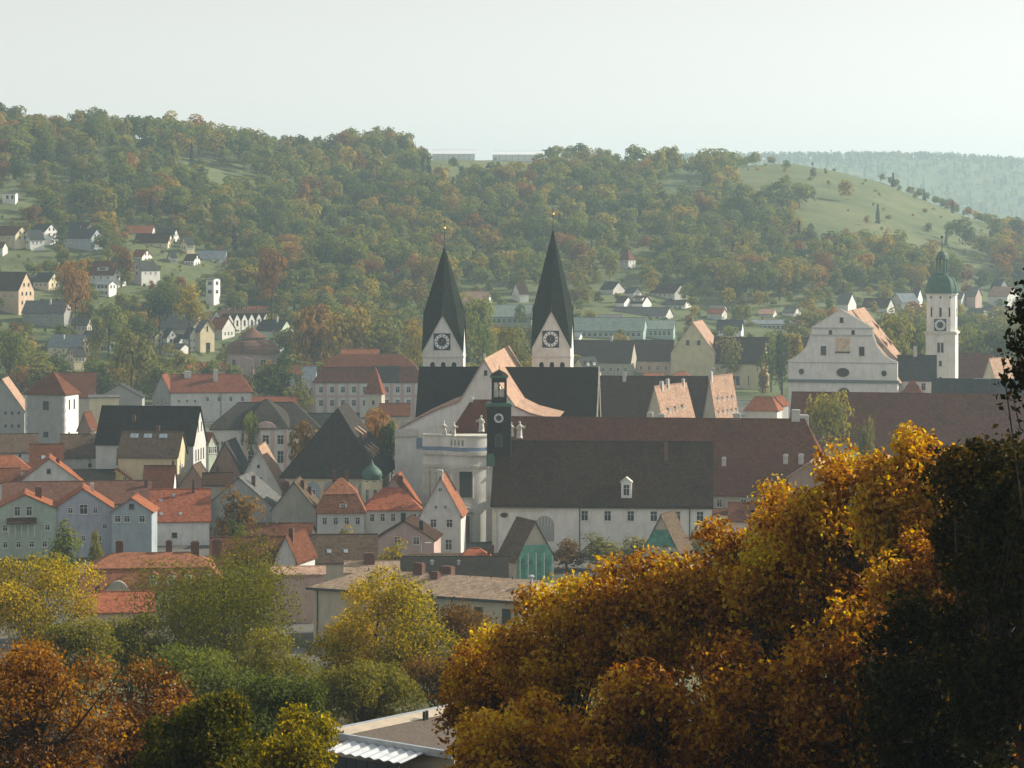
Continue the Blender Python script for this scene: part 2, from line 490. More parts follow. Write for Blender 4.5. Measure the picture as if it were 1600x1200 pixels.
def dormer(h, side, f, up, w=1.5, hh=1.5, kind='gable', wallm=None, roofm=None, win=True):
    """dormer on a roof slope. side: 'F','K' (front/back slope of an A roof) or 'L','R' (slopes of a B roof); f along the ridge 0..1, up = height fraction"""
    a, b, ze, zr, rg = h.a, h.b, h.ze, h.zr, h.rg
    half = (b if rg == 'A' else a) / 2
    L = (a if rg == 'A' else b)
    s = (f - 0.5) * L
    z = ze + up * (zr - ze)
    run = half * (1 - up)                     # distance from the ridge line at that height
    slope = (zr - ze) / half
    ln = min(hh / slope + 0.3, run)           # horizontal depth until the roof swallows it
    q = MB()
    q.prism_x([(0, -0.3), (ln, slope * ln - 0.3), (ln, hh), (0, hh)], -w/2, w/2)
    if side in 'FK':
        pos = (s, -run if side == 'F' else run, z); rz = 0 if side == 'F' else math.pi
    else:
        pos = (run if side == 'R' else -run, s, z); rz = math.pi / 2 if side == 'R' else -math.pi / 2
    o = q.obj('dormer', wallm or W('white'), h.root, pos, rz)
    g = MB(); ov = 0.2
    if kind == 'gable':
        rise = w * 0.45
        L2 = min((hh + rise) / slope + 0.2, run)
        g.add([(-w/2 - ov, -ov, hh - 0.05), (0, -ov, hh + rise), (w/2 + ov, -ov, hh - 0.05), (-w/2 - ov, ln, hh - 0.05), (0, L2, hh + rise), (w/2 + ov, ln, hh - 0.05),
               (-w/2 - ov, -ov, hh - 0.2), (w/2 + ov, -ov, hh - 0.2), (0, -ov, hh + rise - 0.15)],
              [(0, 1, 4, 3), (1, 2, 5, 4), (0, 6, 8, 1), (1, 8, 7, 2), (0, 3, 6), (2, 7, 5)])
        g2 = MB().prism_y([(-w/2, hh), (w/2, hh), (0, hh + rise - 0.1)], 0.01, 0.1)
        g2.obj('dormer_gable', wallm or W('white'), o)
    else:
        g.add([(-w/2 - ov, -ov, hh), (w/2 + ov, -ov, hh), (w/2 + ov, ln + 0.6, hh + 0.28 * (ln + 0.6)), (-w/2 - ov, ln + 0.6, hh + 0.28 * (ln + 0.6)),
               (-w/2 - ov, -ov, hh - 0.14), (w/2 + ov, -ov, hh - 0.14), (w/2 + ov, ln + 0.6, hh + 0.28 * (ln + 0.6) - 0.14), (-w/2 - ov, ln + 0.6, hh + 0.28 * (ln + 0.6) - 0.14)],
              [(0, 1, 2, 3), (4, 7, 6, 5), (0, 4, 5, 1), (1, 5, 6, 2), (2, 6, 7, 3), (3, 7, 4, 0)])
    g.obj('dormer_roof', roofm or h.roofm, o)
    if win: window(o, (0, -0.01, hh * 0.5), 0, -1, w * 0.62, hh * 0.72)
    return o

def gutter(h):
    a, b, ze = h.a, h.b, h.ze
    g = MB()
    if h.rg == 'A':
        g.tube((-a/2 - 0.3, -b/2 - 0.5, ze - 0.45), (a/2 + 0.3, -b/2 - 0.5, ze - 0.45), 0.09, 0.09, 5)
        g.obj('gutter', M_DARKMETAL, h.root)

def B(name, label, xl, xc, xr, ye, yr, he=None, D=None, yb=None, dep=10.0, rg='A', wall='white', roof='brown', m=None,
      hip=(0, 0), win=(), chim=(), dorm=(), sky=(), group=None, cat='house', o=0.45, down=(), theta=None, base=None, wst='w'):
    """a ridged building from its photo outline: xc is the nearest vertical edge; distance from eave height he, foot row yb, or D"""
    if D is None:
        D = (H - he) * F / (ye - YH) if he is not None else hit(xc, yb)
    if m is None: m = 'L' if (xc - xl) >= (xr - xc) else 'R'
    phi = math.atan((xc - CX) / F)
    wm, ws = ((xc - xl), (xr - xc)) if m == 'L' else ((xr - xc), (xc - xl))
    k = D / F
    th = math.asin(min(0.95, ws * k / dep)) if theta is None else theta
    a = wm * k / math.cos(th)
    if m == 'R': th = -th
    yaw = -(phi + th)
    ax = Vector((math.cos(yaw), math.sin(yaw), 0)); ay = Vector((-math.sin(yaw), math.cos(yaw), 0))
    C = P(xc, ye, D); ze_w = C.z
    sx = 1 if m == 'L' else -1
    cen = Vector((C.x, C.y, 0)) - ax * (sx * a / 2) + ay * (dep / 2)
    Dr = D + (dep / 2 * math.cos(th) if rg == 'A' else a / 2 * abs(math.sin(th)))
    zr_w = H - (yr - YH) * Dr / F
    gx = [cen + ax * (i * a / 2) + ay * (j * dep / 2) for i in (-1, 1) for j in (-1, 1)]
    zg = [float(hz(p.x, p.y)) for p in gx]
    z0 = (min(zg) if base is None else base)
    h = House()
    h.a, h.b, h.rg, h.D = a, dep, rg, D
    h.ze, h.zr = ze_w - z0, zr_w - z0
    h.root = r = empty(name, (cen.x, cen.y, z0), yaw)
    tag(r, label, cat, group)
    h.roofm = T(roof) if isinstance(roof, str) else roof
    wm_ = W(wall) if isinstance(wall, str) else wall
    ze, zr = h.ze, h.zr
    half = (dep if rg == 'A' else a) / 2
    wb = MB(); e = 0.12
    zb = -1.5
    hh0, hh1 = hip
    if rg == 'A':
        wb.prism_x([(-dep/2, zb), (dep/2, zb), (dep/2, ze - e)] + ([(0, zr - 0.24)] if hh0 == 0 and hh1 == 0 else []) + [(-dep/2, ze - e)], -a/2, a/2)
        if hh0 == 0 and hh1 > 0: wb.prism_x([(-dep/2, ze - e), (dep/2, ze - e), (0, zr - 0.24)], -a/2, -a/2 + 0.3)
        if hh1 == 0 and hh0 > 0: wb.prism_x([(-dep/2, ze - e), (dep/2, ze - e), (0, zr - 0.24)], a/2 - 0.3, a/2)
    else:
        wb.prism_y([(-a/2, zb), (a/2, zb), (a/2, ze - e)] + ([(0, zr - 0.24)] if hh0 == 0 and hh1 == 0 else []) + [(-a/2, ze - e)], -dep/2, dep/2)
        if hh0 == 0 and hh1 > 0: wb.prism_y([(-a/2, ze - e), (a/2, ze - e), (0, zr - 0.24)], -dep/2, -dep/2 + 0.3)
    wb.obj('wall', wm_, r)
    link('roof', roof_mesh('roof', a, dep, ze, zr, rg, hip, h.roofm, o=o), r)
    vs = 1 if m == 'L' else -1
    for q in win:
        fc, n, dz, ww, wh = q[:5]
        f0, f1 = (q[5], q[6]) if len(q) > 6 else (0.08, 0.92)
        st = q[7] if len(q) > 7 else wst
        for i in range(n):
            f = f0 + (f1 - f0) * (i + 0.5) / n
            if fc == 'F': window(r, ((f - 0.5) * a, -dep/2 - 0.004, ze - dz), 0, -1, ww, wh, st)
            else: window(r, (vs * (a/2 + 0.004), (f - 0.5) * dep, ze - dz), vs, 0, ww, wh, st)
    for q in chim:
        f, s_, hh = q[:3]                     # along the ridge 0..1, offset from the ridge as fraction (-1 front/left .. 1), height above the roof there
        cw = q[3] if len(q) > 3 else 0.8
        L = (a if rg == 'A' else dep)
        z = zr - abs(s_) * (zr - ze)
        pos = ((f - 0.5) * L, s_ * half, z) if rg == 'A' else (s_ * half, (f - 0.5) * L, z)
        chimney(r, pos, cw, cw * 0.8, hh, q[4] if len(q) > 4 else None)
    for q in dorm: dormer(h, *q[:3], **(q[3] if len(q) > 3 else {}))
    for f, up, ww, wl in sky:                 # roof windows on the front slope of an A roof
        sl_ = math.atan2(zr - ze, half)
        z = ze + up * (zr - ze)
        s_ = MB(); s_.box(-ww/2, ww/2, -wl/2, wl/2, 0, 0.09); s_.box(-ww/2 + 0.1, ww/2 - 0.1, -wl/2 + 0.1, wl/2 - 0.1, 0.09, 0.12, 1)
        so = s_.obj('skylight', [M_METAL, M_SKYGLASS], r, ((f - 0.5) * a, -half * (1 - up), z))
        so.rotation_euler = (sl_, 0, 0)
    for f in down:
        q = MB().tube(((f - 0.5) * a, -dep/2 - 0.1, 0), ((f - 0.5) * a, -dep/2 - 0.1, ze - 0.3), 0.1, 0.1, 6)
        q.obj('downpipe', M_DARKMETAL, r)
    return h
M_SKYGLASS = plain('skylight_glass', (0.30, 0.36, 0.40), 0.08, 0.7)

# ------------------------------------------------------------------ foliage
L_ = {
 'deep':   leafmat('leaves_deep_green', [(0.030, 0.046, 0.016), (0.066, 0.090, 0.028), (0.125, 0.145, 0.042)]),
 'green':  leafmat('leaves_green', [(0.056, 0.076, 0.020), (0.125, 0.150, 0.036), (0.20, 0.215, 0.052)]),
 'olive':  leafmat('leaves_olive', [(0.075, 0.078, 0.020), (0.165, 0.158, 0.036), (0.26, 0.23, 0.050)]),
 'ochre':  leafmat('leaves_ochre', [(0.10, 0.075, 0.020), (0.22, 0.165, 0.036), (0.33, 0.245, 0.050)]),
 'yellow': leafmat('leaves_yellow', [(0.12, 0.11, 0.018), (0.28, 0.22, 0.028), (0.42, 0.32, 0.040)]),
 'orange': leafmat('leaves_orange', [(0.12, 0.062, 0.018), (0.25, 0.125, 0.030), (0.35, 0.19, 0.044)]),
 'rust':   leafmat('leaves_rust', [(0.080, 0.038, 0.015), (0.165, 0.078, 0.026), (0.25, 0.125, 0.040)]),
 'fir':    leafmat('needles_fir', [(0.012, 0.022, 0.012), (0.024, 0.038, 0.020), (0.042, 0.058, 0.028)], 0.15),
 'maple':  leafmat('leaves_maple', [(0.08, 0.022, 0.008), (0.20, 0.075, 0.012), (0.36, 0.18, 0.016), (0.50, 0.33, 0.024), (0.44, 0.40, 0.040)], 0.50, 0.42, 0.22),
 'copper': leafmat('leaves_copper', [(0.055, 0.020, 0.008), (0.14, 0.058, 0.014), (0.28, 0.13, 0.020), (0.44, 0.25, 0.030)], 0.45, 0.42, 0.22),
 'lime':   leafmat('leaves_lime', [(0.050, 0.056, 0.010), (0.15, 0.14, 0.016), (0.32, 0.26, 0.024), (0.50, 0.35, 0.030)], 0.55),
 'willow': leafmat('leaves_willow', [(0.060, 0.066, 0.018), (0.125, 0.130, 0.034), (0.24, 0.225, 0.058)], 0.6),
 'shade':  leafmat('leaves_shaded_maple', [(0.006, 0.009, 0.003), (0.014, 0.018, 0.005), (0.030, 0.028, 0.006), (0.085, 0.050, 0.008)], 0.30, 0.5, 0.05),  # near-black leaves: the shade on these trees is put into the colour
 'limedark': leafmat('leaves_limedark', [(0.020, 0.028, 0.006), (0.055, 0.060, 0.010), (0.14, 0.13, 0.016), (0.32, 0.22, 0.022)], 0.40),
 'bronze': leafmat('leaves_bronze', [(0.070, 0.040, 0.014), (0.15, 0.085, 0.022), (0.25, 0.145, 0.030)], 0.40),
}

def unit(rng, n):
    v = rng.normal(size=(n, 3))
    return v / np.linalg.norm(v, axis=1, keepdims=True)

def leaf_quads(pts, nrm, size, rng, asp=0.62):
    """one folded kite per point, facing nrm"""
    n = len(pts)
    t = np.cross(nrm, unit(rng, n)); t /= np.linalg.norm(t, axis=1, keepdims=True) + 1e-9
    b = np.cross(nrm, t)
    s = size[:, None]
    fold = (nrm * s * 0.18)
    p0 = pts - t * s * 0.5
    p1 = pts + b * s * asp * 0.5 - t * s * 0.05 + fold
    p2 = pts + t * s * 0.5
    p3 = pts - b * s * asp * 0.5 - t * s * 0.05 + fold
    V = np.stack([p0, p1, p2, p3], 1).reshape(-1, 3)
    Q = np.arange(4 * n).reshape(n, 4)
    return V, Q

def crown_cloud(rng, rx, ry, rz, n, leaf, lobes=11, kind='round', out=0.75, thick=0.42, t0=0.46):
    """leaf points spread through lobes of a crown centred on the origin; returns verts, quads, tint, lobe centres"""
    if kind == 'fir':
        t = rng.random(n) ** 0.75                       # 0 top .. 1 foot
        tier = 0.82 + 0.18 * np.cos(t * 2 * np.pi * 7)
        ang = rng.random(n) * 2 * np.pi
        rad = (0.05 + 0.95 * t) * tier * (0.55 + 0.45 * rng.random(n))
        pts = np.stack([rx * rad * np.cos(ang), ry * rad * np.sin(ang), rz * (1 - 2 * t) - 0.12 * rz * rad], 1)
        nr = np.stack([np.cos(ang), np.sin(ang), np.full(n, 0.9)], 1)
        cent = np.array([[0, 0, rz * 0.2]])
        tint = 0.30 + 0.4 * rng.random(n)
    else:
        k = lobes
        c = unit(rng, k)
        c[:, 2] = c[:, 2] * 0.95 + 0.08
        cr = 0.46 + 0.30 * rng.random(k)
        cent = c * cr[:, None]
        cent = np.vstack([cent, [[0, 0, 0.1]]])
        lr = np.concatenate([(1.2 + 0.65 * rng.random(k)) / math.sqrt(k + 2), [0.5]])
        w = lr ** 2; w /= w.sum()
        li = rng.choice(k + 1, n, p=w)
        d = unit(rng, n)
        d[:, 2] = np.where(rng.random(n) < 0.62, np.abs(d[:, 2]), d[:, 2])
        rr = lr[li] * (1 - thick * rng.random(n) ** 1.6) * (1 + 0.10 * rng.normal(size=n))
        pts = cent[li] + d * rr[:, None]
        nr = 0.45 * d + 0.55 * pts / (np.linalg.norm(pts, axis=1, keepdims=True) + 1e-6)
        lt = rng.normal(size=k + 1) * 0.10
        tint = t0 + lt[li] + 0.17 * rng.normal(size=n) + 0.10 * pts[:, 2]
        sc = np.array([rx, ry, rz])
        if kind == 'poplar': pts[:, :2] *= (1 - 0.35 * np.abs(pts[:, 2:3]))
        pts = pts * sc; cent = cent * sc
        if kind == 'willow':
            drop = rng.random(n) ** 2 * rz * 0.55
            pts[:, 2] -= drop
            pts[:, 0] += 0.05 * rx * rng.normal(size=n)
    nr = nr * out + unit(rng, n) * (1.15 - out)
    nr /= np.linalg.norm(nr, axis=1, keepdims=True) + 1e-9
    sz = leaf * (0.65 + 0.7 * rng.random(n))
    V, Q = leaf_quads(pts, nr, sz, rng, 0.42 if kind == 'willow' else 0.68)
    return V, Q, np.clip(tint, 0.02, 0.98), cent

# far trees: a dozen crown shapes shared by every copy (crown + short stem)
def far_variant(seed, kind, n, leaf, rx, rz, lobes):
    rng = np.random.default_rng(seed)
    V, Q, ti, _ = crown_cloud(rng, rx, rx * 0.95, rz, n, leaf, lobes, kind, 1.0, 0.28)
    V = V.copy(); V[:, 2] += rz + (0.5 if kind == 'fir' else 1.8)
    return V, Q, ti
FARV = []
for k in range(9):
    FARV.append(('round', far_variant(100 + k, 'round', 900, 0.92, 5.0 + 0.5 * (k % 3), 4.4 + 0.6 * (k % 4), 8 + k % 4)))
for k in range(3):
    FARV.append(('fir', far_variant(140 + k, 'fir', 600, 1.0, 2.9, 6.5 + k, 1)))
FARV.append(('poplar', far_variant(150, 'poplar', 700, 0.9, 2.3, 8.5, 12)))
LOWV = []
for k in range(8):
    LOWV.append(('round', far_variant(200 + k, 'round', 300, 1.55, 5.0 + 0.5 * (k % 3), 4.4 + 0.6 * (k % 4), 7)))
for k in range(2):
    LOWV.append(('fir', far_variant(240 + k, 'fir', 200, 1.6, 2.9, 6.5 + k, 1)))
FARC = [(kd, mesh_np('crown', V, Q, [L_['green']], None, ti)) for kd, (V, Q, ti) in FARV]
_st = MB(); _st.tube((0, 0, -1), (0.1, 0, 3.0), 0.32, 0.22, 7); _st.tube((0.1, 0, 2.95), (-0.2, 0.1, 6.5), 0.215, 0.1, 7)
for _a in range(5):
    _st.tube((0.05, 0, 2.6 + 0.4 * _a), (2.2 * math.cos(_a * 2.4), 2.2 * math.sin(_a * 2.4), 5.2 + 0.5 * _a), 0.12, 0.04, 5)
FART = _st.mesh('trunk', M_BARK)

CNAME = {'deep': 'dark green', 'green': 'green', 'olive': 'olive green', 'ochre': 'ochre', 'yellow': 'yellow', 'orange': 'orange', 'rust': 'rust red', 'fir': 'dark', 'bronze': 'bronze'}

def far_tree(x, y, z, s, vi, mk, label, group, name='broadleaf_tree', zs=1.0):
    kd, me = FARC[vi]
    root = empty(name, (x, y, z), random.uniform(0, 6.28))
    tag(root, label, 'tree', group)
    o = link('crown', me, root)
    o.scale = (s, s, s * zs)
    o.material_slots[0].link = 'OBJECT'
    o.material_slots[0].material = L_[mk]
    o['kind'] = 'stuff'
    t = link('trunk', FART, root)
    t.scale = (s, s, s * zs)
    return root

def town_tree(px, ytop, wpx, D, mk, label, vi=None, hpx=None, group=None, name='broadleaf_tree', base=None):
    """medium-distance tree: Empty with trunk and crown; top row and width from the photo, foot on the ground"""
    p = P(px, ytop, D)
    zg = float(hz(p.x, p.y)) if base is None else base
    r = wpx * D / F / 2
    vi = random.randrange(9) if vi is None else vi
    kd, me = FARC[vi]
    V = FARV[vi][1][0]
    w0 = np.abs(V[:, 0]).max(); t0 = V[:, 2].max(); b0 = V[:, 2].min()
    s = r / w0
    ch = (hpx * D / F) if hpx else (t0 - b0) * s
    ch = max(ch, (1.0 if name == 'bush' else 0.88) * (p.z - zg)) if p.z - zg < 26 else ch
    szz = ch / (t0 - b0)
    root = empty(name, (p.x, p.y, zg), random.uniform(0, 6.28))
    tag(root, label, 'tree', group)
    c = link('crown', me, root, (0, 0, (p.z - zg) - t0 * szz))
    c.scale = (s, s, szz)
    c.material_slots[0].link = 'OBJECT'; c.material_slots[0].material = L_[mk]
    c['kind'] = 'stuff'
    t = link('trunk', FART, root)
    t.scale = (s, s, max(0.3, (p.z - zg) * 0.85 / 6.5))
    return root

def big_tree(name, label, px, ytop, ybot, wpx, D, mk, n, leaf, seed, lobes=14, kind='round', thick=0.5, dy=None, limbs=26, out=0.55, trunk_r=0.35, base=None, depth=1.0, t0=0.46):
    """near tree built limb by limb: trunk, limbs (with twigs) and a crown of single leaves"""
    rng = np.random.default_rng(seed)
    k = D / F
    rx = wpx * k / 2; rz = (ybot - ytop) * k / 2
    c = P(px, (ytop + ybot) / 2, D)
    zg = float(hz(c.x, c.y)) if base is None else base
    root = empty(name, (c.x, c.y, zg))
    tag(root, label, 'tree')
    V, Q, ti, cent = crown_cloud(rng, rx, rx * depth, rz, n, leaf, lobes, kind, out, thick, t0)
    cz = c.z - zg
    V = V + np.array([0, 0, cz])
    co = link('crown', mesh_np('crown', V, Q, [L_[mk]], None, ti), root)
    co['kind'] = 'stuff'
    tb = MB()
    top = cz + rz * 0.45
    pts = [Vector((0, 0, -0.8))]
    for i in range(1, 6):
        f = i / 5
        pts.append(Vector((0.25 * rng.normal() * f, 0.25 * rng.normal() * f, -0.8 + (top + 0.8) * f)))
    rad = lambda f: trunk_r * (1 - 0.82 * f)
    for i in range(5): tb.tube(pts[i], pts[i + 1], rad(i / 5), rad((i + 1) / 5), 8)
    tb.obj('trunk', M_BARK, root)
    lb = MB()
    def on_trunk(f):
        g = f * 5; i = min(4, int(g)); return pts[i].lerp(pts[i + 1], g - i)
    for li in range(limbs):
        tgt = V[rng.integers(0, len(V))]
        tgt = Vector(tgt)
        f = 0.35 + 0.6 * rng.random()
        s = on_trunk(f)
        if s.z > tgt.z - 0.2: s = on_trunk(max(0.2, f * 0.6))
        mid = s.lerp(tgt, 0.5) + Vector((0, 0, -0.10 * (tgt - s).length)) + Vector(rng.normal(size=3) * 0.12 * rz * 0.3)
        r0 = rad(f) * 0.55
        lb.tube(s, mid, r0, r0 * 0.5, 6); lb.tube(mid, tgt, r0 * 0.5, 0.012, 5)
        for q in range(5):
            t2 = Vector(V[rng.integers(0, len(V))])
            st = mid.lerp(tgt, rng.random() * 0.8)
            if (t2 - st).length > 0.55 * (rx + rz):
                t2 = st.lerp(t2, 0.4)
            m2 = st.lerp(t2, 0.5) + Vector(rng.normal(size=3) * 0.1)
            lb.tube(st, m2, r0 * 0.25, r0 * 0.13, 4); lb.tube(m2, t2, r0 * 0.13, 0.008, 4)
    lo = lb.obj('limbs', M_BARK, root)
    lo['kind'] = 'stuff'
    return root

# ------------------------------------------------------------------ special buildings
def frame_at(xc, D, th=0.0):
    """origin on the ground below pixel column xc at distance D, x axis to the right, turned by th so that the right side shows (th > 0)"""
    phi = math.atan((xc - CX) / F)
    p = P(xc, YH, D)
    return p.x, p.y, -(phi + th)

def clock_mesh(r, hour_deg, min_deg, square=True, panel=None):
    b = MB()
    if square: b.box(-r * 1.12, r * 1.12, -0.08, 0, -r * 1.12, r * 1.12, 0)
    def disc(rad, y, mi, inner=0.0):
        n = 28
        if inner:
            vs = []
            for i in range(n):
                t = 2 * math.pi * i / n
                vs += [(rad * math.sin(t), y, rad * math.cos(t)), (inner * math.sin(t), y, inner * math.cos(t)),
                       (rad * math.sin(t), y + 0.06, rad * math.cos(t)), (inner * math.sin(t), y + 0.06, inner * math.cos(t))]
            fs = []
            for i in range(n):
                j = (i + 1) % n
                fs += [(4*i, 4*i+1, 4*j+1, 4*j), (4*i, 4*j, 4*j+2, 4*i+2), (4*i+1, 4*i+3, 4*j+3, 4*j+1)]
            b.add(vs, fs, mi)
        else:
            vs = [(rad * math.sin(2*math.pi*i/n), y, rad * math.cos(2*math.pi*i/n)) for i in range(n)]
            vs += [(x, y + 0.06, z) for x, _, z in vs]
            b.add(vs, [tuple(range(n - 1, -1, -1))] + [(i, (i+1) % n, (i+1) % n + n, i + n) for i in range(n)], mi)
    disc(r, -0.16, 1, r * 0.62)
    if not square: disc(r * 0.62, -0.12, 0)
    for i in range(12):
        t = math.pi * i / 6
        x, z = r * 0.81 * math.sin(t), r * 0.81 * math.cos(t)
        dx, dz = math.sin(t), math.cos(t)
        L, w = r * 0.11, r * 0.045 * (1.8 if i % 3 == 0 else 1.2)
        vs = [(x - dx*L - dz*w, -0.19, z - dz*L + dx*w), (x + dx*L - dz*w, -0.19, z + dz*L + dx*w), (x + dx*L + dz*w, -0.19, z + dz*L - dx*w), (x - dx*L + dz*w, -0.19, z - dz*L - dx*w)]
        b.add(vs + [(a_, -0.165, c_) for a_, _, c_ in vs], [(0, 1, 2, 3), (3, 2, 1, 0), (0, 4, 5, 1), (2, 6, 7, 3)], 0)
    for ang, L, w in ((hour_deg, 0.55, 0.06), (min_deg, 0.85, 0.04)):
        t = R(ang); dx, dz = math.sin(t), math.cos(t); L *= r; w *= r
        vs = [(-dx*L*0.2 - dz*w, -0.24, -dz*L*0.2 + dx*w), (dx*L, -0.24, dz*L), (-dx*L*0.2 + dz*w, -0.24, -dz*L*0.2 - dx*w)]
        b.add(vs + [(a_, -0.2, c_) for a_, _, c_ in vs], [(0, 1, 2), (2, 1, 0), (0, 3, 4, 1), (1, 4, 5, 2)], 2)
    return b

def statue(name, label, x, y, D, hgt, lean=1):
    """robed stone figure on a low plinth"""
    p = P(x, y, D)                             # foot of the statue
    b = MB()
    s = hgt / 3.0
    prof = [(0.55, 0.0), (0.55, 0.25), (0.48, 0.27), (0.50, 0.6), (0.42, 1.2), (0.36, 1.7), (0.46, 2.05), (0.44, 2.25), (0.22, 2.42), (0.13, 2.5), (0.16, 2.6), (0.20, 2.75), (0.17, 2.92), (0.05, 3.0)]
    b.lathe([(r * s, z * s) for r, z in prof], 10)
    b.tube((lean * 0.42 * s, -0.05, 2.15 * s), (lean * 0.62 * s, -0.28 * s, 1.65 * s), 0.13 * s, 0.11 * s, 6)
    b.tube((lean * 0.62 * s, -0.28 * s, 1.65 * s), (lean * 0.25 * s, -0.5 * s, 1.85 * s), 0.11 * s, 0.08 * s, 6)
    b.tube((-lean * 0.42 * s, 0, 2.15 * s), (-lean * 0.75 * s, -0.15 * s, 1.75 * s), 0.13 * s, 0.11 * s, 6)
    b.tube((-lean * 0.75 * s, -0.15 * s, 1.75 * s), (-lean * 0.85 * s, -0.3 * s, 2.2 * s), 0.11 * s, 0.07 * s, 6)
    for v in range(len(b.v)):
        X, Y, Z = b.v[v]
        b.v[v] = (X + 0.06 * s * math.sin(Z * 2.2 / s) * lean, Y * 0.85, Z)
    o = b.obj(name, M_STONE, None, p, smooth=True)
    tag(o, label, 'statue')
    return o

def cathedral():
    D0 = 600.0
    X0, Y0, yaw = frame_at(757, D0, R(5))
    root = empty('cathedral', (X0, Y0, 0), yaw)
    tag(root, 'large cathedral with two dark pointed clock towers and a pale baroque west front', 'church')
    k = D0 / F
    def lx(x): return (x - 757) * k
    def lz(y, D=D0): return H - (y - YH) * D / F
    # west gable wall with the concave sweep
    pts = [(617, 672), (632, 667), (655, 652), (690, 636), (718, 626), (728, 610), (741, 588), (757, 561), (773, 588), (790, 612), (806, 634), (830, 645), (870, 654)]
    poly = [(lx(x), lz(y)) for x, y in pts]
    front = [(lx(617), -1)] + [(lx(870), -1)] + poly[::-1]
    w = MB().prism_y(front, -1.0, 0.2)
    w.obj('west_gable', W('church'), root)
    # nave body and its sweeping roof running back
    body = MB().box(lx(620), lx(868), 0.2, 70, -1, lz(672))
    body.obj('nave_wall', W('church'), root)
    rp = [(617, 673), (655, 652), (690, 636), (718, 626), (728, 610), (741, 588), (757, 561), (773, 588), (790, 612), (806, 634), (830, 645), (872, 655)]
    rp = [(lx(x), lz(y)) for x, y in rp]
    rb = MB()
    n = len(rp)
    vs = [(x, -1.3, z + 0.10) for x, z in rp] + [(x, 70, z + 0.10) for x, z in rp] + [(x, -1.3, z - 0.3) for x, z in rp]
    rb.add(vs, [(i, i + 1, i + 1 + n, i + n) for i in range(n - 1)] + [(i + 1, i, i + 2 * n, i + 1 + 2 * n) for i in range(n - 1)])
    rb.obj('nave_roof', T('pinktile'), root)
    b = MB().box(lx(756) , lx(759), -1.6, -1.1, lz(561), lz(552)); b.obj('gable_finial', M_STONE, root)
    b = MB().box(lx(617), lx(652), -1.5, -1.005, lz(682), lz(670)); b.obj('cornice', M_STONE, root)
    window(root, (lx(759.5), -1.01, lz(582)), 0, -1, 0.7, 1.1, 'd')
    b = MB().box(lx(651), lx(663), -1.12, -1.004, lz(701), lz(684)); b.obj('sundial', M_BLUEBAND, root)
    # arched aisle window beside the portal front
    aw = [(lx(675), lz(740)), (lx(686), lz(740)), (lx(686), lz(724)), (lx(684.5), lz(721)), (lx(680.5), lz(719)), (lx(676.5), lz(721)), (lx(675), lz(724))]
    MB().prism_y(aw, -1.1, -1.004).obj('arched_window', M_GLASS, root)
    # transept with its dark roof, ridge across the view
    Dt = 632.0; yf = 24.0; yb = yf + 17.0
    kt = Dt / F
    tl, trr = (636 - 757) * kt, (915.5 - 757) * kt
    ze, zr = lz(652, Dt), lz(571, Dt + 8)
    MB().prism_x([(yf, -1), (yb, -1), (yb, ze), ((yf + yb) / 2, zr - 0.3), (yf, ze)], tl + 0.4, trr - 0.4).obj('transept_wall', W('church'), root)
    rm = roof_mesh('transept_roof', trr - tl, yb - yf, ze, zr, 'A', (0, 0), T('black'), o=0.5, oe=0.1)
    link('transept_roof', rm, root, ((tl + trr) / 2, (yf + yb) / 2, 0))
    # verge boards of the transept gable, lit on the right
    vb = MB()
    for s in (-1, 1):
        ym = (yf + yb) / 2
        y0 = ym + s * (yb - yf + 1) / 2
        vb.add([(trr + 0.15, y0, ze - 0.6), (trr + 0.15, ym, zr), (trr + 0.15, ym, zr + 0.35), (trr + 0.15, y0, ze - 0.2), (trr + 0.4, y0, ze - 0.6), (trr + 0.4, ym, zr), (trr + 0.4, ym, zr + 0.35), (trr + 0.4, y0, ze - 0.2)],
               [(0, 1, 2, 3), (4, 7, 6, 5), (3, 2, 6, 7), (0, 4, 5, 1)])
    vb.obj('verge', M_STONE, root)
    # towers
    for (xl, xr_, ye, yg, ya, yball, ytop, D) in ((660, 727, 546, 492, 384, 357, 341, 660.0), (832, 897, 541, 486, 358, 335, 323, 660.0)):
        kk = D / F
        wpx = xr_ - xl
        th = R(5)
        wd_ = wpx * kk / (math.cos(th) + math.sin(th))
        c = P((xl + xr_) / 2, YH, D)
        loc = Matrix.Rotation(-yaw, 3, 'Z') @ (Vector((c.x, c.y + wd_ / 2, 0)) - Vector((X0, Y0, 0)))
        phi2 = math.atan(((xl + xr_) / 2 - CX) / F)
        rz = -(phi2 + th) - yaw
        h = wd_ / 2
        zE, zG, zA = lz(ye, D), lz(yg, D), lz(ya, D + h)
        t = MB()
        t.box(-h, h, -h, h, -1, zE)
        for ang in range(4):
            ca, sa = [(1, 0), (0, 1), (-1, 0), (0, -1)][ang]
            vv = [(-h, -h, zE), (h, -h, zE), (0, -h, zG), (-h, -h + 0.5, zE), (h, -h + 0.5, zE), (0, -h + 0.5, zG)]
            vv = [(x * ca - y * sa, x * sa + y * ca, z) for x, y, z in vv]
            t.add(vv, [(0, 1, 2), (5, 4, 3), (1, 4, 5, 2), (0, 2, 5, 3)])
        to = t.obj('tower', W('church'), root, loc, rz)
        # string course
        zs = lz(557, D)
        MB().box(-h - 0.15, h + 0.15, -h - 0.15, h + 0.15, zs - 0.35, zs).obj('string_course', M_STONE, to)
        # spire: eight facets from four corners and four gable tips
        o_ = 0.30; hh = h + o_
        sp = MB()
        V = []
        for i in range(4):
            ca, sa = [(1, 0), (0, 1), (-1, 0), (0, -1)][i]
            for (x, y, z) in ((-hh, -hh, zE - 0.5), (0, -hh, zG + 0.35)):
                V.append((x * ca - y * sa, x * sa + y * ca, z))
        # slight bell-cast: a ring near the top
        ring = []
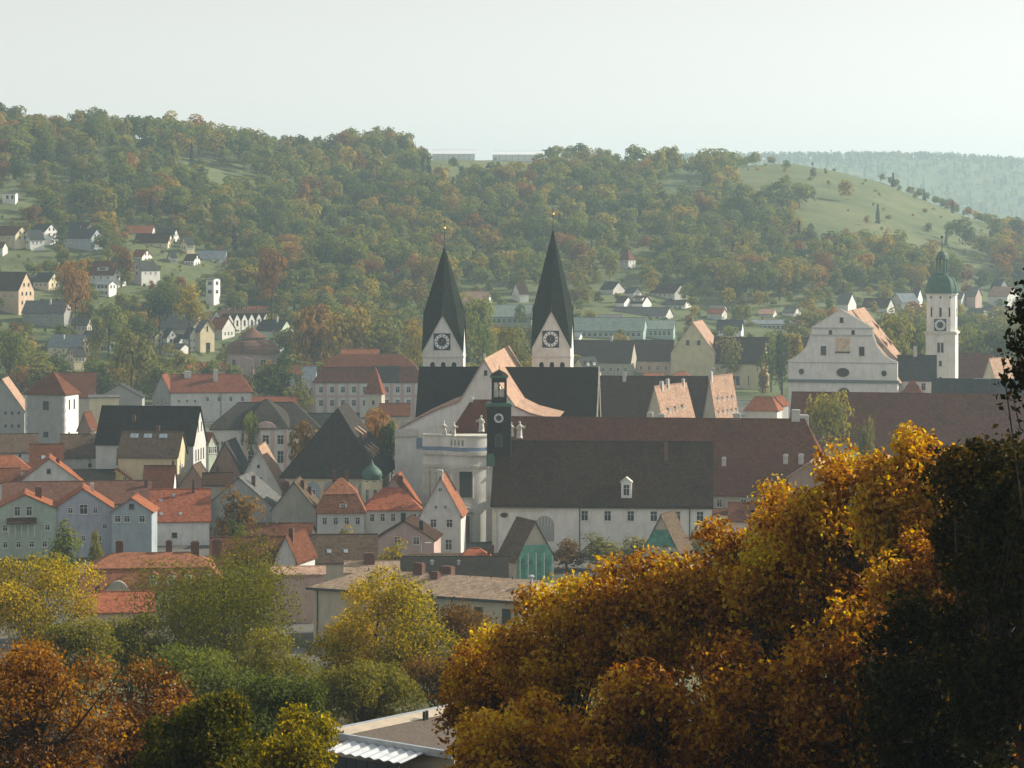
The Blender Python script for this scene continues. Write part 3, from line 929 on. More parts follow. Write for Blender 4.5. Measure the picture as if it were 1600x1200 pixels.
        for i in range(8):
            a_ = math.pi * (1.25 + 0.25 * i)
            rr = 0.55
            ring.append((rr * math.cos(a_), rr * math.sin(a_), zG + (zA - zG) * 0.90))
        n8 = len(V)
        V += ring + [(0, 0, zA)]
        fs = []
        for i in range(8):
            j = (i + 1) % 8
            fs.append((i, j, n8 + j, n8 + i)); fs.append((n8 + i, n8 + j, n8 + 8))
        V += [(x, y, z - 0.35) for x, y, z in V[:8]]
        for i in range(8):
            j = (i + 1) % 8
            fs.append((i, n8 + 9 + i, n8 + 9 + j, j))
        so = sp.add(V, fs).obj('spire', T('spire'), to)
        f = MB()
        zb, zt = lz(yball, D + h), lz(ytop, D + h)
        f.tube((0, 0, zA - 1), (0, 0, zt), 0.13, 0.06, 6, 0)
        f.lathe([(0.02, zb - 0.42), (0.3, zb - 0.3), (0.42, zb), (0.3, zb + 0.3), (0.02, zb + 0.42)], 12, 1)
        f.box(-0.4, 0.4, -0.05, 0.05, zt - 0.9, zt - 0.7, 0)
        f.obj('finial', [M_DARKMETAL, M_GOLD], to)
        for i in range(4):
            ca, sa = [(1, 0), (0, 1), (-1, 0), (0, -1)][i]
            x, y = (0 * ca - (-hh) * sa, 0 * sa + (-hh) * ca)
            MB().tube((x, y, zG - 0.2), (x, y, zG + 1.7), 0.16, 0.05, 6).obj('gable_spike', M_DARKMETAL, to)
        cm = clock_mesh(1.85, 15 if xl < 700 else 2, 20 if xl < 700 else 4)
        cm.obj('clock', [M_BLUEDIAL, M_WHITE, M_GOLD], to, (-0.15, -h - 0.005, lz(534 if xl < 700 else 530, D)))
        for dx in (-0.32, 0.02, 0.36):
            aw = MB().prism_y([(-0.55, 0), (0.55, 0), (0.55, 0.9), (0.4, 1.3), (0, 1.5), (-0.4, 1.3), (-0.55, 0.9)], -0.06, -0.003)
            aw.obj('belfry_opening', M_GLASS, to, (dx * h * 1.6, -h, lz(575, D)))
    # baroque portal front in plan a swelling curve
    Dp = 560.0
    kp = Dp / F
    yo = Dp - D0
    def qx(x): return (x - 757) * kp + 0
    def qz(y): return H - (y - YH) * Dp / F
    def front_curve(x):                     # depth of the facade at column x: hollow left wing, swelling centre
        if x < 715: return yo + 3.6
        if x > 800: return yo + 3.6
        t = (x - 715) / 85.0
        return yo + 3.6 - 3.4 * math.sin(math.pi * t) ** 1.0
    xs = [683 + i * (818 - 683) / 54 for i in range(55)]
    def band(nm, y0, y1, out, mat, back=None):
        vs = []; n = len(xs)
        for x in xs: vs.append((qx(x), front_curve(x) - out, qz(y0)))
        for x in xs: vs.append((qx(x), front_curve(x) - out, qz(y1)))
        for x in xs: vs.append((qx(x), yo + 6.0, qz(y0)))
        for x in xs: vs.append((qx(x), yo + 6.0, qz(y1)))
        fs = []
        for i in range(n - 1):
            fs += [(i, i + 1, n + i + 1, n + i), (n + i, n + i + 1, 3 * n + i + 1, 3 * n + i), (2 * n + i, i, n + i, 3 * n + i) if i == 0 else (i, 2 * n + i, 2 * n + i + 1, i + 1)]
        fs += [(0, n, 3 * n, 2 * n), (n - 1, 3 * n - 1, 4 * n - 1, 2 * n - 1)]
        return MB().add(vs, fs).obj(nm, mat, root)
    band('portal_wall', 860, 712, 0.0, W('church'))
    band('portal_cornice', 712, 706, 0.9, M_STONE)
    band('portal_frieze', 706, 700, 0.35, M_BLUEBAND)
    band('portal_parapet', 700, 683, 0.2, W('church'))
    band('portal_coping', 683, 681, 0.45, M_STONE)
    band('portal_architrave', 732, 728, 0.3, M_STONE)
    for x in (690, 700, 712, 725, 737):
        y = front_curve(x)
        b = MB(); b.box(-0.55, 0.55, -0.35, 0.3, qz(858), qz(740)); b.box(-0.75, 0.75, -0.55, 0.3, qz(740), qz(734)); b.box(-0.75, 0.75, -0.5, 0.3, qz(864), qz(856))
        b.obj('pilaster', M_STONE, root, (qx(x), y, 0))
    for x in (731, 737, 743, 749):
        b = MB().box(-0.25, 0.25, -0.06, 0.05, qz(697), qz(688)); b.obj('parapet_opening', plain('parapet_shadow', (0.30, 0.29, 0.26), 0.9), root, (qx(x), front_curve(x) - 0.2, 0))
    y = front_curve(752)
    b = MB(); b.box(-1.55, 1.55, -0.3, 0.3, qz(779), qz(735), 0); b.box(-1.3, 1.3, -0.42, -0.3, qz(777), qz(737), 1)
    b.obj('portal_window', [M_STONE, M_GLASS], root, (qx(754), y - 0.15, 0))
    b = MB(); b.box(-1.5, 1.5, -0.35, 0.3, qz(852), qz(803), 0); b.box(-1.15, 1.15, -0.5, -0.35, qz(852), qz(806), 1)
    b.obj('portal_door', [M_STONE, M_WOOD], root, (qx(751.5), y - 0.15, 0))
    b = MB().prism_y([(-2.2, qz(800)), (2.2, qz(800)), (1.2, qz(793)), (0, qz(790)), (-1.2, qz(793))], -0.9, 0.2); b.obj('portal_pediment', M_STONE, root, (qx(751), y - 0.2, 0))
    # chapel gable rising between facade and turret, red tiles
    b = MB().prism_y([(qx(722), qz(682)), (qx(800), qz(682)), (qx(790), qz(628)), (qx(757), qz(628))], yo + 8, yo + 8.4); b.obj('portal_gable', T('redbrown'), root)
    b = MB().box(qx(754.5), qx(760), yo + 7.6, yo + 8.6, qz(632), qz(624)); b.obj('gable_block', M_CHIMW, root)
    return root
cathedral()
for x, y, hgt, ln, lb in ((693.5, 682, 3.3, 1, 'grey stone statue at the outer corner of the cathedral portal parapet, staff in hand'), (709, 682, 3.0, -1, 'grey stone statue second from the outer corner of the portal parapet'),
                      (752, 675, 3.5, 1, 'tall stone statue on the swelling middle of the portal parapet, left of the black turret'), (799, 682, 3.0, 1, 'stone statue on the portal parapet half hidden by the black turret'),
                      (812, 685, 3.6, -1, 'stone statue on the parapet end right of the black turret')):
    statue('statue', lb, x, y, 559.0 if x not in (752,) else 556.6, hgt, ln)

def turret():
    """black slated clock turret astride the ridge of the long convent roof"""
    D = 545.0
    X0, Y0, yaw = frame_at(780, D, R(2))
    k = D / F
    z = lambda y: H - (y - YH) * k
    root = empty('clock_turret', (X0, Y0, z(712)), yaw)
    tag(root, 'black slated clock turret with green cornices and an open lantern before the cathedral', 'turret')
    zz = lambda y: z(y) - z(712)
    m = T('black')
    w1, w2 = 37 * k / 2, 23 * k / 2
    b = MB(); b.box(-w1, w1, -w1, w1, 0, zz(634)); b.obj('lower_stage', m, root)
    b = MB()
    b.box(-w1 - .35, w1 + .35, -w1 - .35, w1 + .35, zz(634), zz(631)); b.box(-w1 - .1, w1 + .1, -w1 - .1, w1 + .1, zz(631), zz(629))
    b.obj('cornice', M_COPPER, root)
    b = MB()
    zl, zt = zz(629), zz(590)
    pw = 0.42
    for sx in (-1, 1):
        for sy in (-1, 1):
            b.box(sx * w2 - (pw if sx > 0 else -0) , sx * w2 + (0 if sx > 0 else pw), sy * w2 - (pw if sy > 0 else 0), sy * w2 + (0 if sy > 0 else pw), zl, zt)
    b.obj('lantern_posts', m, root)['kind'] = 'stuff'
    MB().box(-w2, w2, -w2, w2, zl, zz(620)).obj('lantern_sill', m, root)
    MB().box(-w2, w2, -w2, w2, zz(597), zt).obj('lantern_head', m, root)
    MB().box(-0.10, 0.10, -w2, -w2 + .2, zz(620), zz(597)).obj('mullion', m, root)
    for sx in (-1, 1): MB().box(sx * w2 * .5 - .5, sx * w2 * .5 + .5, -w2 + 0.35, -w2 + 0.45, zz(620), zz(607)).obj('louvre', M_STONE, root)
    bl = MB().lathe([(0.05, zz(601)), (0.22, zz(602.5)), (0.3, zz(605)), (0.52, zz(608.5)), (0.56, zz(609))], 14); bl.obj('bell', plain('bell_bronze', (0.3, 0.24, 0.12), 0.4, 0.5, 0.8), root, smooth=True)
    b = MB(); b.box(-w2 - .35, w2 + .35, -w2 - .35, w2 + .35, zt, zz(587)); b.obj('upper_cornice', M_COPPER, root)
    b = MB().lathe([(w2 * 1.35, zz(587)), (w2 * 0.85, zz(582)), (w2 * 0.3, zz(579)), (0.08, zz(577)), (0.05, zz(570))], 8, rot=math.pi / 8); b.obj('cap', T('black'), root)
    cm = clock_mesh(0.95, 150, 60, square=False); cm.obj('clock', [M_DARKMETAL, M_WHITE, M_GOLD], root, (0, -w1 - 0.003, zz(652)))
    aw = MB().prism_y([(-0.75, 0), (0.75, 0), (0.75, 2.0), (0.5, 2.5), (0, 2.7), (-0.5, 2.5), (-0.75, 2.0)], -0.08, -0.003, 0); aw.obj('arched_shutter', M_COPPER, root, (0, -w1, zz(697)))
    aw = MB().prism_y([(-0.58, 0.1), (0.58, 0.1), (0.58, 1.95), (0.4, 2.35), (0, 2.5), (-0.4, 2.35), (-0.58, 1.95)], -0.12, -0.083, 0); aw.obj('shutter_leaf', M_DARKMETAL, root, (0, -w1, zz(697)))
    MB().box(-w1 - 0.1, -w1 + 1.4, -w1 - 0.1, w1 + 0.1, -2.0, 0.6).obj('skirt', M_COPPER, root)
turret()

def angel_church():
    D = 800.0
    X0, Y0, yaw = frame_at(1316, D, R(7.5))
    k = D / F
    root = empty('gabled_church', (X0, Y0, 0), yaw)
    tag(root, 'pale church with scrolled baroque gable front and long tiled roof', 'church')
    lx = lambda x: (x - 1316) * k
    lz = lambda y: H - (y - YH) * k
    o = [(1231, 566), (1240, 562), (1250, 555), (1261, 542), (1267, 525), (1269, 513), (1315, 485), (1362, 512), (1364, 525), (1370, 542), (1382, 556), (1392, 562), (1402, 566)]
    poly = [(lx(x), lz(y)) for x, y in o]
    MB().prism_y([(lx(1231), -1), (lx(1402), -1)] + poly[::-1], 0, 1.2).obj('front_wall', W('church'), root)
    # coping following the scrolls
    c = MB()
    for (x0, z0), (x1, z1) in zip(poly[:-1], poly[1:]):
        c.tube((x0, 0.5, z0 + 0.05), (x1, 0.5, z1 + 0.05), 0.38, 0.38, 6)
    c.obj('coping', M_STONE, root)['kind'] = 'stuff'
    MB().box(lx(1230), lx(1404), -0.5, 1.3, lz(598), lz(593.5)).obj('main_cornice', plain('grey_lead', (0.16, 0.18, 0.18), 0.7), root)
    MB().box(lx(1232), lx(1402), -0.22, -0.003, lz(567.4), lz(566.2)).obj('moulding', plain('grey_moulding', (0.45, 0.44, 0.41), 0.9), root)
    MB().box(lx(1268), lx(1363), -0.25, -0.003, lz(525), lz(523)).obj('moulding', plain('grey_moulding', (0.45, 0.44, 0.41), 0.9), root)
    MB().box(lx(1267), lx(1364), -0.3, -0.003, lz(513.5), lz(512)).obj('moulding', plain('grey_moulding', (0.45, 0.44, 0.41), 0.9), root)
    for x, y, w, h in ((1315, 500, 6, 8), (1297.5, 519, 5, 6.5), (1333, 519, 5, 6.5), (1286.5, 548, 8.5, 14), (1346.5, 548.5, 8.5, 14)):
        window(root, (lx(x), -0.004, lz(y)), 0, -1, w * k, h * k, 'd')
    def disc(nm, x, y, rx, ry, half=False):
        n = 24
        pts = [(lx(x) + rx * k * math.cos(t), lz(y) + ry * k * math.sin(t)) for t in [(math.pi if half else 2 * math.pi) * i / (n if not half else n - 1) for i in range(n)]]
        pm = [(lx(x) + (rx * k + .3) * math.cos(t), lz(y) + (ry * k + .3) * math.sin(t)) for t in [(math.pi if half else 2 * math.pi) * i / (n if not half else n - 1) for i in range(n)]]
        fr = MB().prism_y(pm, -0.1, -0.003); fo = fr.obj(nm, M_STONE, root)
        MB().prism_y(pts, -0.14, -0.103).obj('pane', M_GLASS, fo)
    disc('oval_window', 1317, 582, 10, 7); disc('round_window', 1252, 581.5, 4, 4.5); disc('round_window', 1381, 582.5, 4, 4.5)
    disc('lunette', 1318.5, 614, 9, 8, True)
    pt = MB(); pt.box(lx(1305.5), lx(1327.5), -0.12, -0.003, lz(549), lz(528), 0); pt.box(lx(1305), lx(1328), -0.35, -0.003, lz(551.5), lz(549.5), 1)
    pm, pn, pb = _base('faded_fresco', 0.95, 0.1)
    tt = _noise(pn, 0.55, 6, 0.6)
    rr = _ramp(pn, tt.outputs['Fac'], [(0.32, (0.30, 0.36, 0.30)), (0.46, (0.62, 0.55, 0.38)), (0.6, (0.58, 0.30, 0.20)), (0.72, (0.62, 0.58, 0.42))])
    pn.links.new(rr.outputs[0], pb.inputs['Base Color'])
    pt.obj('faded_wall_painting', [pm, M_DARKMETAL], root)
    # nave behind the front, roof ridge running back
    Ln = 46.0
    hw = lx(1402) - 0.6
    zE, zR = lz(594), lz(487)
    cx = lx(1320)
    MB().box(cx - hw + .5, cx + hw - .3, 1.2, 1.2 + Ln, -1, zE).obj('nave_wall', W('church'), root)
    h = House(); h.a, h.b, h.rg, h.ze, h.zr = 2 * hw, Ln, 'B', zE, zR
    h.roofm = T('pinktile')
    sub = empty('nave_roof_frame', (cx, 1.25 + Ln / 2, 0)); sub.parent = root
    # roof mesh is a direct part
    rm = roof_mesh('nave_roof', 2 * hw, Ln, zE, zR, 'B', (0, 0), T('pinktile'), o=0.6, oe=0.02)
    ro = link('nave_roof', rm, root, (cx, 1.25 + Ln / 2, 0))
    bpy.data.objects.remove(sub)
    h.root = root
    half = hw
    for row, up, cnt in ((0, 0.16, 6), (1, 0.42, 4), (2, 0.66, 3)):
        for i in range(cnt):
            f = (i + 0.6) / cnt
            z = zE + up * (zR - zE); run = half * (1 - up)
            q = MB(); sl_ = (zR - zE) / half; ln = 1.3 / sl_
            q.prism_x([(0, -0.3), (ln + 1.6, sl_ * (ln + 1.6) * 0.9), (ln + 1.6, sl_ * (ln + 1.6) * 0.9 + 0.15), (0, 1.35)], -0.75, 0.75)
            q.obj('roof_hatch', T('pinktile'), root, (cx + run, 1.25 + Ln * f, z), math.pi / 2)
    return root
angel_church()

def copper_tower():
    D = 820.0
    X0, Y0, yaw = frame_at(1476, D, R(6))
    k = D / F
    root = empty('church_tower', (X0, Y0 + 5, 0), yaw)
    tag(root, 'tall pale bell tower with green copper dome, lantern and clock beside the gabled church', 'tower')
    z = lambda y: H - (y - YH) * k
    h = 46 * k / 2
    MB().box(-h, h, -h, h, -1, z(522)).obj('shaft', W('church'), root)
    b = MB(); b.box(-h - .5, h + .5, -h - .5, h + .5, z(522), z(519.5)); b.box(-h - .2, h + .2, -h - .2, h + .2, z(519.5), z(518)); b.obj('cornice', M_STONE, root)
    cr = 0.30 * h
    def octo(r, c): return [(-r + c, -r), (r - c, -r), (r, -r + c), (r, r - c), (r - c, r), (-r + c, r), (-r, r - c), (-r, -r + c)]
    def oct_prism(r, c, z0, z1):
        p = octo(r, c)
        return MB().add([(x, y, z0) for x, y in p] + [(x, y, z1) for x, y in p], [tuple(range(7, -1, -1)), tuple(range(8, 16))] + [(i, (i + 1) % 8, (i + 1) % 8 + 8, i + 8) for i in range(8)])
    oct_prism(h * 0.97, cr, z(518), z(461)).obj('belfry', W('church'), root)
    oct_prism(h * 1.04, cr, z(461), z(459)).obj('belfry_cornice', M_STONE, root)
    # dome
    prof = [(1.05, 459), (1.04, 455), (1.0, 449), (0.93, 443), (0.82, 437), (0.66, 433), (0.46, 430.5), (0.36, 430)]
    V = []; fs = []
    for s_, y in prof:
        V += [(x, yy, z(y)) for x, yy in octo(h * s_ * 1.0, cr * s_)]
    for i in range(len(prof) - 1):
        for j in range(8):
            jj = (j + 1) % 8
            fs.append((8 * i + j, 8 * i + jj, 8 * i + 8 + jj, 8 * i + 8 + j))
    fs.append(tuple(8 * (len(prof) - 1) + j for j in range(8)))
    d = MB().add(V, fs).obj('dome', M_COPPER, root)
    rb = MB()
    for j in range(8):
        for i in range(len(prof) - 1):
            rb.tube(V[8 * i + j], V[8 * i + 8 + j], 0.12, 0.12, 5)
    for sx in (-0.33, 0, 0.33):
        for i in range(len(prof) - 1):
            s0, y0 = prof[i]; s1, y1 = prof[i + 1]
            for fx, fy in ((0, -1), (1, 0)):
                p0 = (sx * h * s0 if fx == 0 else h * s0, -h * s0 if fx == 0 else sx * h * s0, z(y0)); p1 = (sx * h * s1 if fx == 0 else h * s1, -h * s1 if fx == 0 else sx * h * s1, z(y1))
                rb.tube(p0, p1, 0.07, 0.07, 4)
    o = rb.obj('dome_ribs', M_COPPER, root); o['kind'] = 'stuff'
    lr = 9.2 * k
    MB().lathe([(lr * 1.05, z(431)), (lr * 1.05, z(427)), (lr * 0.95, z(426.5))], 8, rot=R(22.5)).obj('lantern_base', M_COPPER, root)
    for j in range(8):
        a = R(22.5 + 45 * j)
        MB().box(-0.17, 0.17, -0.17, 0.17, z(428), z(405)).obj('lantern_post', M_COPPER, root, (lr * 0.9 * math.cos(a), lr * 0.9 * math.sin(a), 0), a)
    MB().lathe([(lr * 1.12, z(406)), (lr * 1.12, z(404)), (lr * 0.98, z(403)), (lr * 0.9, z(398.5)), (lr * 0.65, z(394.5)), (lr * 0.25, z(392.5)), (0.06, z(391))], 16).obj('lantern_cupola', M_COPPER, root)
    f = MB(); f.tube((0, 0, z(392)), (0, 0, z(370)), 0.14, 0.08, 6); f.lathe([(0.02, z(373)), (0.45, z(371)), (0.45, z(370)), (0.02, z(368))], 10); f.obj('finial', M_DARKMETAL, root)
    cm = clock_mesh(1.65, 330, 75); cm.obj('clock', [M_BLUEDIAL, M_WHITE, M_DARKMETAL], root, (-0.1, -h * 0.97 - 0.004, z(508)))
    for dx, yy, w, hh in ((-14, 487.5, 2.6, 14), (0, 487.5, 3.6, 14), (14, 487.5, 2.6, 14), (-15, 464.5, 2.6, 2.6), (0, 464.5, 2.6, 2.6), (15, 464.5, 2.6, 2.6)):
        window(root, (dx * k, -h * 0.97 - 0.004, z(yy)), 0, -1, w * k, hh * k, 'd')
    window(root, (h * 0.97 + .004, 0, z(487.5)), 1, 0, 0.8, 2.7, 'd')
    for dx, yy, w, hh in ((-2.8, 543, 4, 15), (2.8, 543, 4, 15), (0, 568, 4.2, 8), (0, 593, 4, 7)):
        window(root, (dx * k, -h - 0.004, z(yy)), 0, -1, w * k, hh * k, 'd')
copper_tower()

def round_church():
    D = 1100.0
    X0, Y0, yaw = frame_at(391, D)
    k = D / F
    z0 = float(hz(X0, Y0 + 10))
    root = empty('round_chapel', (X0, Y0 + 10, z0))
    tag(root, 'round chapel with tiered red brown cone roof in front of the white hillside gables', 'church')
    k = (D + 0) / F
    z = lambda y: H - (y - YH) * (D + 8) / F - z0
    r = 40.5 * k
    MB().lathe([(r, -2), (r, z(551))], 40).obj('drum', W('pink'), root)
    MB().lathe([(r + .4, z(552.5)), (r + .4, z(550.5)), (r + 0.1, z(550))], 40).obj('cornice', M_STONE, root)
    prof = [(44 * k, z(551)), (41.5 * k, z(545)), (38 * k, z(539)), (32 * k, z(534)), (23 * k, z(531)), (14 * k, z(530))]
    MB().lathe([(44 * k, z(552)), ] + prof, 40).obj('lower_roof', T('rounded'), root)
    MB().lathe([(17 * k, z(532)), (17 * k, z(526))], 32).obj('lantern_drum', W('beige'), root)
    MB().lathe([(23 * k, z(528)), (23 * k, z(527)), (14 * k, z(521)), (6 * k, z(516)), (0.3, z(511.5)), (0.05, z(511))], 32).obj('upper_roof', T('rounded'), root)
    f = MB(); f.tube((0, 0, z(512)), (0, 0, z(503)), 0.12, 0.08, 6); f.box(-0.7, 0.7, -0.08, 0.08, z(506), z(505)); f.obj('cross', M_DARKMETAL, root)
    for a in (-130, -95, -60):
        q = R(a)
        window(root, ((r + .02) * math.cos(q), (r + .02) * math.sin(q), z(566)), math.cos(q), math.sin(q), 2.2, 3.0)
    g = MB().prism_y([(-3.2, 0), (3.2, 0), (3.2, z(560)), (0, z(556)), (-3.2, z(560))], -r - 3, -r + 1.5); g.obj('porch', W('pink'), root, (-1.5, 0, 0), 0)
round_church()

def mansard(name, label, xl, xc, xr, ye, ybk, yr, he, dep, wall, roof, win=(), chim=(), m=None, inset=1.3, ins2=None, dormers=(), group=None):
    """house with a broken (mansard) roof hipped on all sides"""
    D = (H - he) * F / (ye - YH)
    if m is None: m = 'L' if (xc - xl) >= (xr - xc) else 'R'
    phi = math.atan((xc - CX) / F); k = D / F
    wm, ws = ((xc - xl), (xr - xc)) if m == 'L' else ((xr - xc), (xc - xl))
    th = math.asin(min(0.9, ws * k / dep)); a = wm * k / math.cos(th)
    if m == 'R': th = -th
    yaw = -(phi + th)
    ax = Vector((math.cos(yaw), math.sin(yaw), 0)); ay = Vector((-math.sin(yaw), math.cos(yaw), 0))
    C = P(xc, ye, D); sx = 1 if m == 'L' else -1
    cen = Vector((C.x, C.y, 0)) - ax * (sx * a / 2) + ay * (dep / 2)
    z0 = float(hz(cen.x, cen.y))
    root = empty(name, (cen.x, cen.y, z0), yaw); tag(root, label, 'house', group)
    ze = C.z - z0; zb = H - (ybk - YH) * (D + inset) / F - z0; zr = H - (yr - YH) * (D + dep / 2) / F - z0
    MB().box(-a/2, a/2, -dep/2, dep/2, -1.5, ze - 0.05).obj('wall', W(wall), root)
    o = 0.45
    def rect(i, z): return [(-a/2 + i, -dep/2 + i, z), (a/2 - i, -dep/2 + i, z), (a/2 - i, dep/2 - i, z), (-a/2 + i, dep/2 - i, z)]
    V = rect(-o, ze - 0.3) + rect(-o, ze - 0.1) + rect(inset, zb)
    fs = [(3, 2, 1, 0)]
    for l in (0, 4): fs += [(l + i, l + (i + 1) % 4, l + 4 + (i + 1) % 4, l + 4 + i) for i in range(4)]
    fs.append((8, 9, 10, 11))
    lo = MB().add(V, fs).obj('lower_roof', T(roof), root)
    hip = ins2 if ins2 is not None else dep / 2 - inset
    V = rect(inset - 0.3, zb + 0.05) + [(-a/2 + inset + hip, 0, zr), (a/2 - inset - hip, 0, zr)]
    MB().add(V, [(0, 1, 5, 4), (1, 2, 5), (2, 3, 4, 5), (3, 0, 4), (3, 2, 1, 0)]).obj('upper_roof', T(roof), root)
    for fc, n, dz, ww, wh, f0, f1 in win:
        for i in range(n):
            f = f0 + (f1 - f0) * (i + .5) / n
            window(root, ((f - .5) * a, -dep/2 - .004, ze - dz), 0, -1, ww, wh)
    for f, w, hh in dormers:
        d = MB().box(-w/2, w/2, 0, inset + 0.3, 0, hh).obj('dormer', W('church'), root, ((f - .5) * a, -dep/2 + 0.12, ze + 0.25))
        window(d, (0, -.004, hh * .5), 0, -1, w * .7, hh * .8)
        MB().prism_y([(-w/2 - .2, hh), (w/2 + .2, hh), (0, hh + w * .35)], -0.2, inset + .8).obj('dormer_roof', T(roof), d)
    for f, hh, cw in chim: chimney(root, ((f - .5) * a, 0.4, zr), cw, cw * .8, hh)
    h = House(); h.root = root; h.a = a; h.b = dep; h.ze = ze; h.zr = zr
    return h

# ------------------------------------------------------------------ the old town
def long_convent():
    h = B('convent_building', 'long white convent wing with a huge dark roof and a single white dormer', 768, 1112, 1112, 787, 690, he=10.2, dep=20, wall='church', roof='brown', cat='building',
      win=[('F', 6, 2.6, 1.45, 2.1, 0.37, 1.0)], down=(0.40, 0.90), o=0.7)
    gutter(h)
    dormer(h, 'F', 0.612, 0.08, w=2.1, hh=3.2, kind='gable', wallm=W('bright'), roofm=M_STONE)
    # sill band, oval window and arched gateway on the left
    r = h.root; a = h.a; y = -h.b / 2
    MB().box(-a/2, -a/2 + 0.25 * a, y - 0.25, y - 0.003, h.ze - 1.75, h.ze - 1.4).obj('moulding', M_STONE, r)
    n = 20
    pts = [(0.75 * math.cos(2*math.pi*i/n), 0.5 * math.sin(2*math.pi*i/n)) for i in range(n)]
    fo = MB().prism_y([(x * 1.3, z * 1.3) for x, z in pts], -0.1, 0).obj('oval_window', M_STONE, r, (-a/2 + 0.055 * a, y - 0.003, h.ze - 2.6))
    MB().prism_y(pts, -0.14, -0.103).obj('pane', M_GLASS, fo)
    arc = [(-1.9, -3.2), (1.9, -3.2)] + [(1.9 * math.cos(math.pi * i / 14), 1.9 * math.sin(math.pi * i / 14)) for i in range(15)]
    ar = MB().prism_y(arc, -0.08, 0).obj('arched_gateway', W('grey'), r, (-a/2 + 0.24 * a, y - 0.003, h.ze - 4.6))
    for i in range(-2, 3): MB().box(i * 0.62 - 0.05, i * 0.62 + 0.05, -0.14, -0.081, -0.1, 1.75 * math.sqrt(max(0.05, 1 - (i * 0.62 / 1.9) ** 2))).obj('glazing_bar', M_FRAME, ar)
    MB().box(-a/2 + 0.006 * a, -a/2 + 0.02 * a, y - 0.5, y - 0.004, 0, h.ze - 1.8).obj('pilaster', M_STONE, r)
    q = MB(); q.box(-0.35, 0.35, -0.25, 0.3, -0.5, 4.4); q.obj('copper_flue', plain('rusty_flue', (0.16, 0.07, 0.045), 0.8), r, ((1040 - 940) / 344.0 * a, -h.b / 2 * 0.30, h.ze + 0.62 * (h.zr - h.ze)))
long_convent()
B('convent_building', 'very long red brown hipped roof behind the dark convent roof', 705, 1312, 1312, 772, 655, he=9.2, dep=25, wall='sand', roof='redbrown', cat='building', hip=(0, 7.5),
  chim=[(0.50, 0.05, 1.8, 1.3, M_CHIMW), (0.53, 0.05, 1.5, 1.5, M_CHIMW), (0.73, 0.04, 1.6, 1.6, M_CHIMW), (0.885, 0.02, 2.2, 1.8, M_CHIMW), (0.905, 0.1, 2.2, 2.2, M_CHIMW), (0.70, -0.62, 1.4, 0.9, M_CHIMW), (0.86, -0.58, 1.5, 1.0, M_CHIMW), (0.90, -0.58, 1.6, 1.1, M_CHIMW)],
  win=[('F', 5, 2.2, 1.2, 1.8, 0.66, 0.97)])
B('convent_building', 'dark red roof with pale chimney right beside the cathedral transept', 900, 1146, 1146, 652, 588, D=742, dep=17, wall='sand', roof='brown', cat='building', hip=(3, 0),
  chim=[(0.30, -0.1, 2.2, 1.0, M_CHIMW), (0.87, 0.0, 2.2, 1.0, M_CHIMW)])
B('roof_wing', 'sunlit pink tiled cross wing with shed dormers over the dark red roof', 1010, 1036, 1075, 655, 603, D=690, dep=18, rg='B', m='L', theta=R(27), wall='sand', roof='pinktile', cat='building', chim=[(0.2, 0.05, 1.4, 0.9, M_CHIMW), (0.4, 0.02, 1.6, 0.8, M_CHIMW), (0.9, 0.02, 1.2, 0.7, M_CHIMW)],
  dorm=[('R', 0.25, 0.16, dict(kind='shed', w=1.1, hh=1.3)), ('R', 0.48, 0.18, dict(kind='shed', w=1.1, hh=1.3)), ('R', 0.72, 0.2, dict(kind='shed', w=1.1, hh=1.3))])
B('roof_wing', 'sunlit pink tiled cross wing with two rows of narrow dormers', 1098, 1120, 1150, 658, 588, D=730, dep=15, rg='B', m='L', theta=R(24), wall='sand', roof='pinktile', cat='building', chim=[(0.05, -0.05, 1.8, 1.0, M_CHIMW)],
  dorm=[('R', 0.15 + 0.2 * i, 0.12, dict(kind='shed', w=0.9, hh=1.3)) for i in range(5)] + [('R', 0.2 + 0.22 * i, 0.42, dict(kind='shed', w=0.9, hh=1.2)) for i in range(4)])
B('low_house', 'small house with pale orange hipped roof beneath the cream church', 1164, 1214, 1222, 640, 620, D=760, dep=9, roof='orange', wall='white', hip=(2, 2))
B('low_house', 'little red roofed house against the brown monastery roof', 1200, 1222, 1232, 632, 620, D=770, dep=8, rg='B', roof='red', wall='grey', win=[('F', 2, 1.4, 0.8, 1.0)])
B('monastery_wing', 'broad brown monastery roof below the scrolled church front', 1231, 1610, 1610, 738, 616, D=655, dep=32, wall='sand', roof='redbrown', cat='building')
B('monastery_wing', 'grey slate roof wing at the foot of the copper domed tower', 1458, 1640, 1640, 640, 593, D=720, dep=15, wall='sand', roof='darkgrey', cat='building', chim=[(0.42, -0.3, 2.4, 4.4, M_DARKMETAL)])
B('link_building', 'dark steep roof between the scrolled church and the copper domed tower', 1404, 1462, 1462, 592, 555, D=800, dep=11, wall='church', roof='darkgrey', cat='building', chim=[(0.45, 0, 2.6, 1.0, M_CHIMW)], win=[('F', 1, 2.4, 1.3, 2.2, 0.55, 0.8)])
_p = mansard('garden_pavilion', 'little red tent roofed pavilion before the scrolled church', 1408, 1444, 1444, 617, 606, 592, 16.5, 7, 'church', 'red', inset=1.6)
B('terrace_house', 'red brown roofed house right behind the copper domed tower', 1494, 1542, 1560, 590, 552, D=905, dep=13, roof='redbrown', wall='cream')
B('terrace_house', 'house with steep rose roof and lit gable near the frame edge', 1536, 1556, 1590, 592, 560, D=880, dep=14, rg='B', m='L', theta=R(28), roof='pinktile', wall='cream', win=[('S', 3, 1.6, 0.9, 1.2)])
B('terrace_house', 'white walled house with rose tiled roof behind maple twigs', 1560, 1600, 1625, 588, 566, D=930, dep=12, roof='pinktile', wall='bright', win=[('F', 4, 1.6, 0.9, 1.3)])
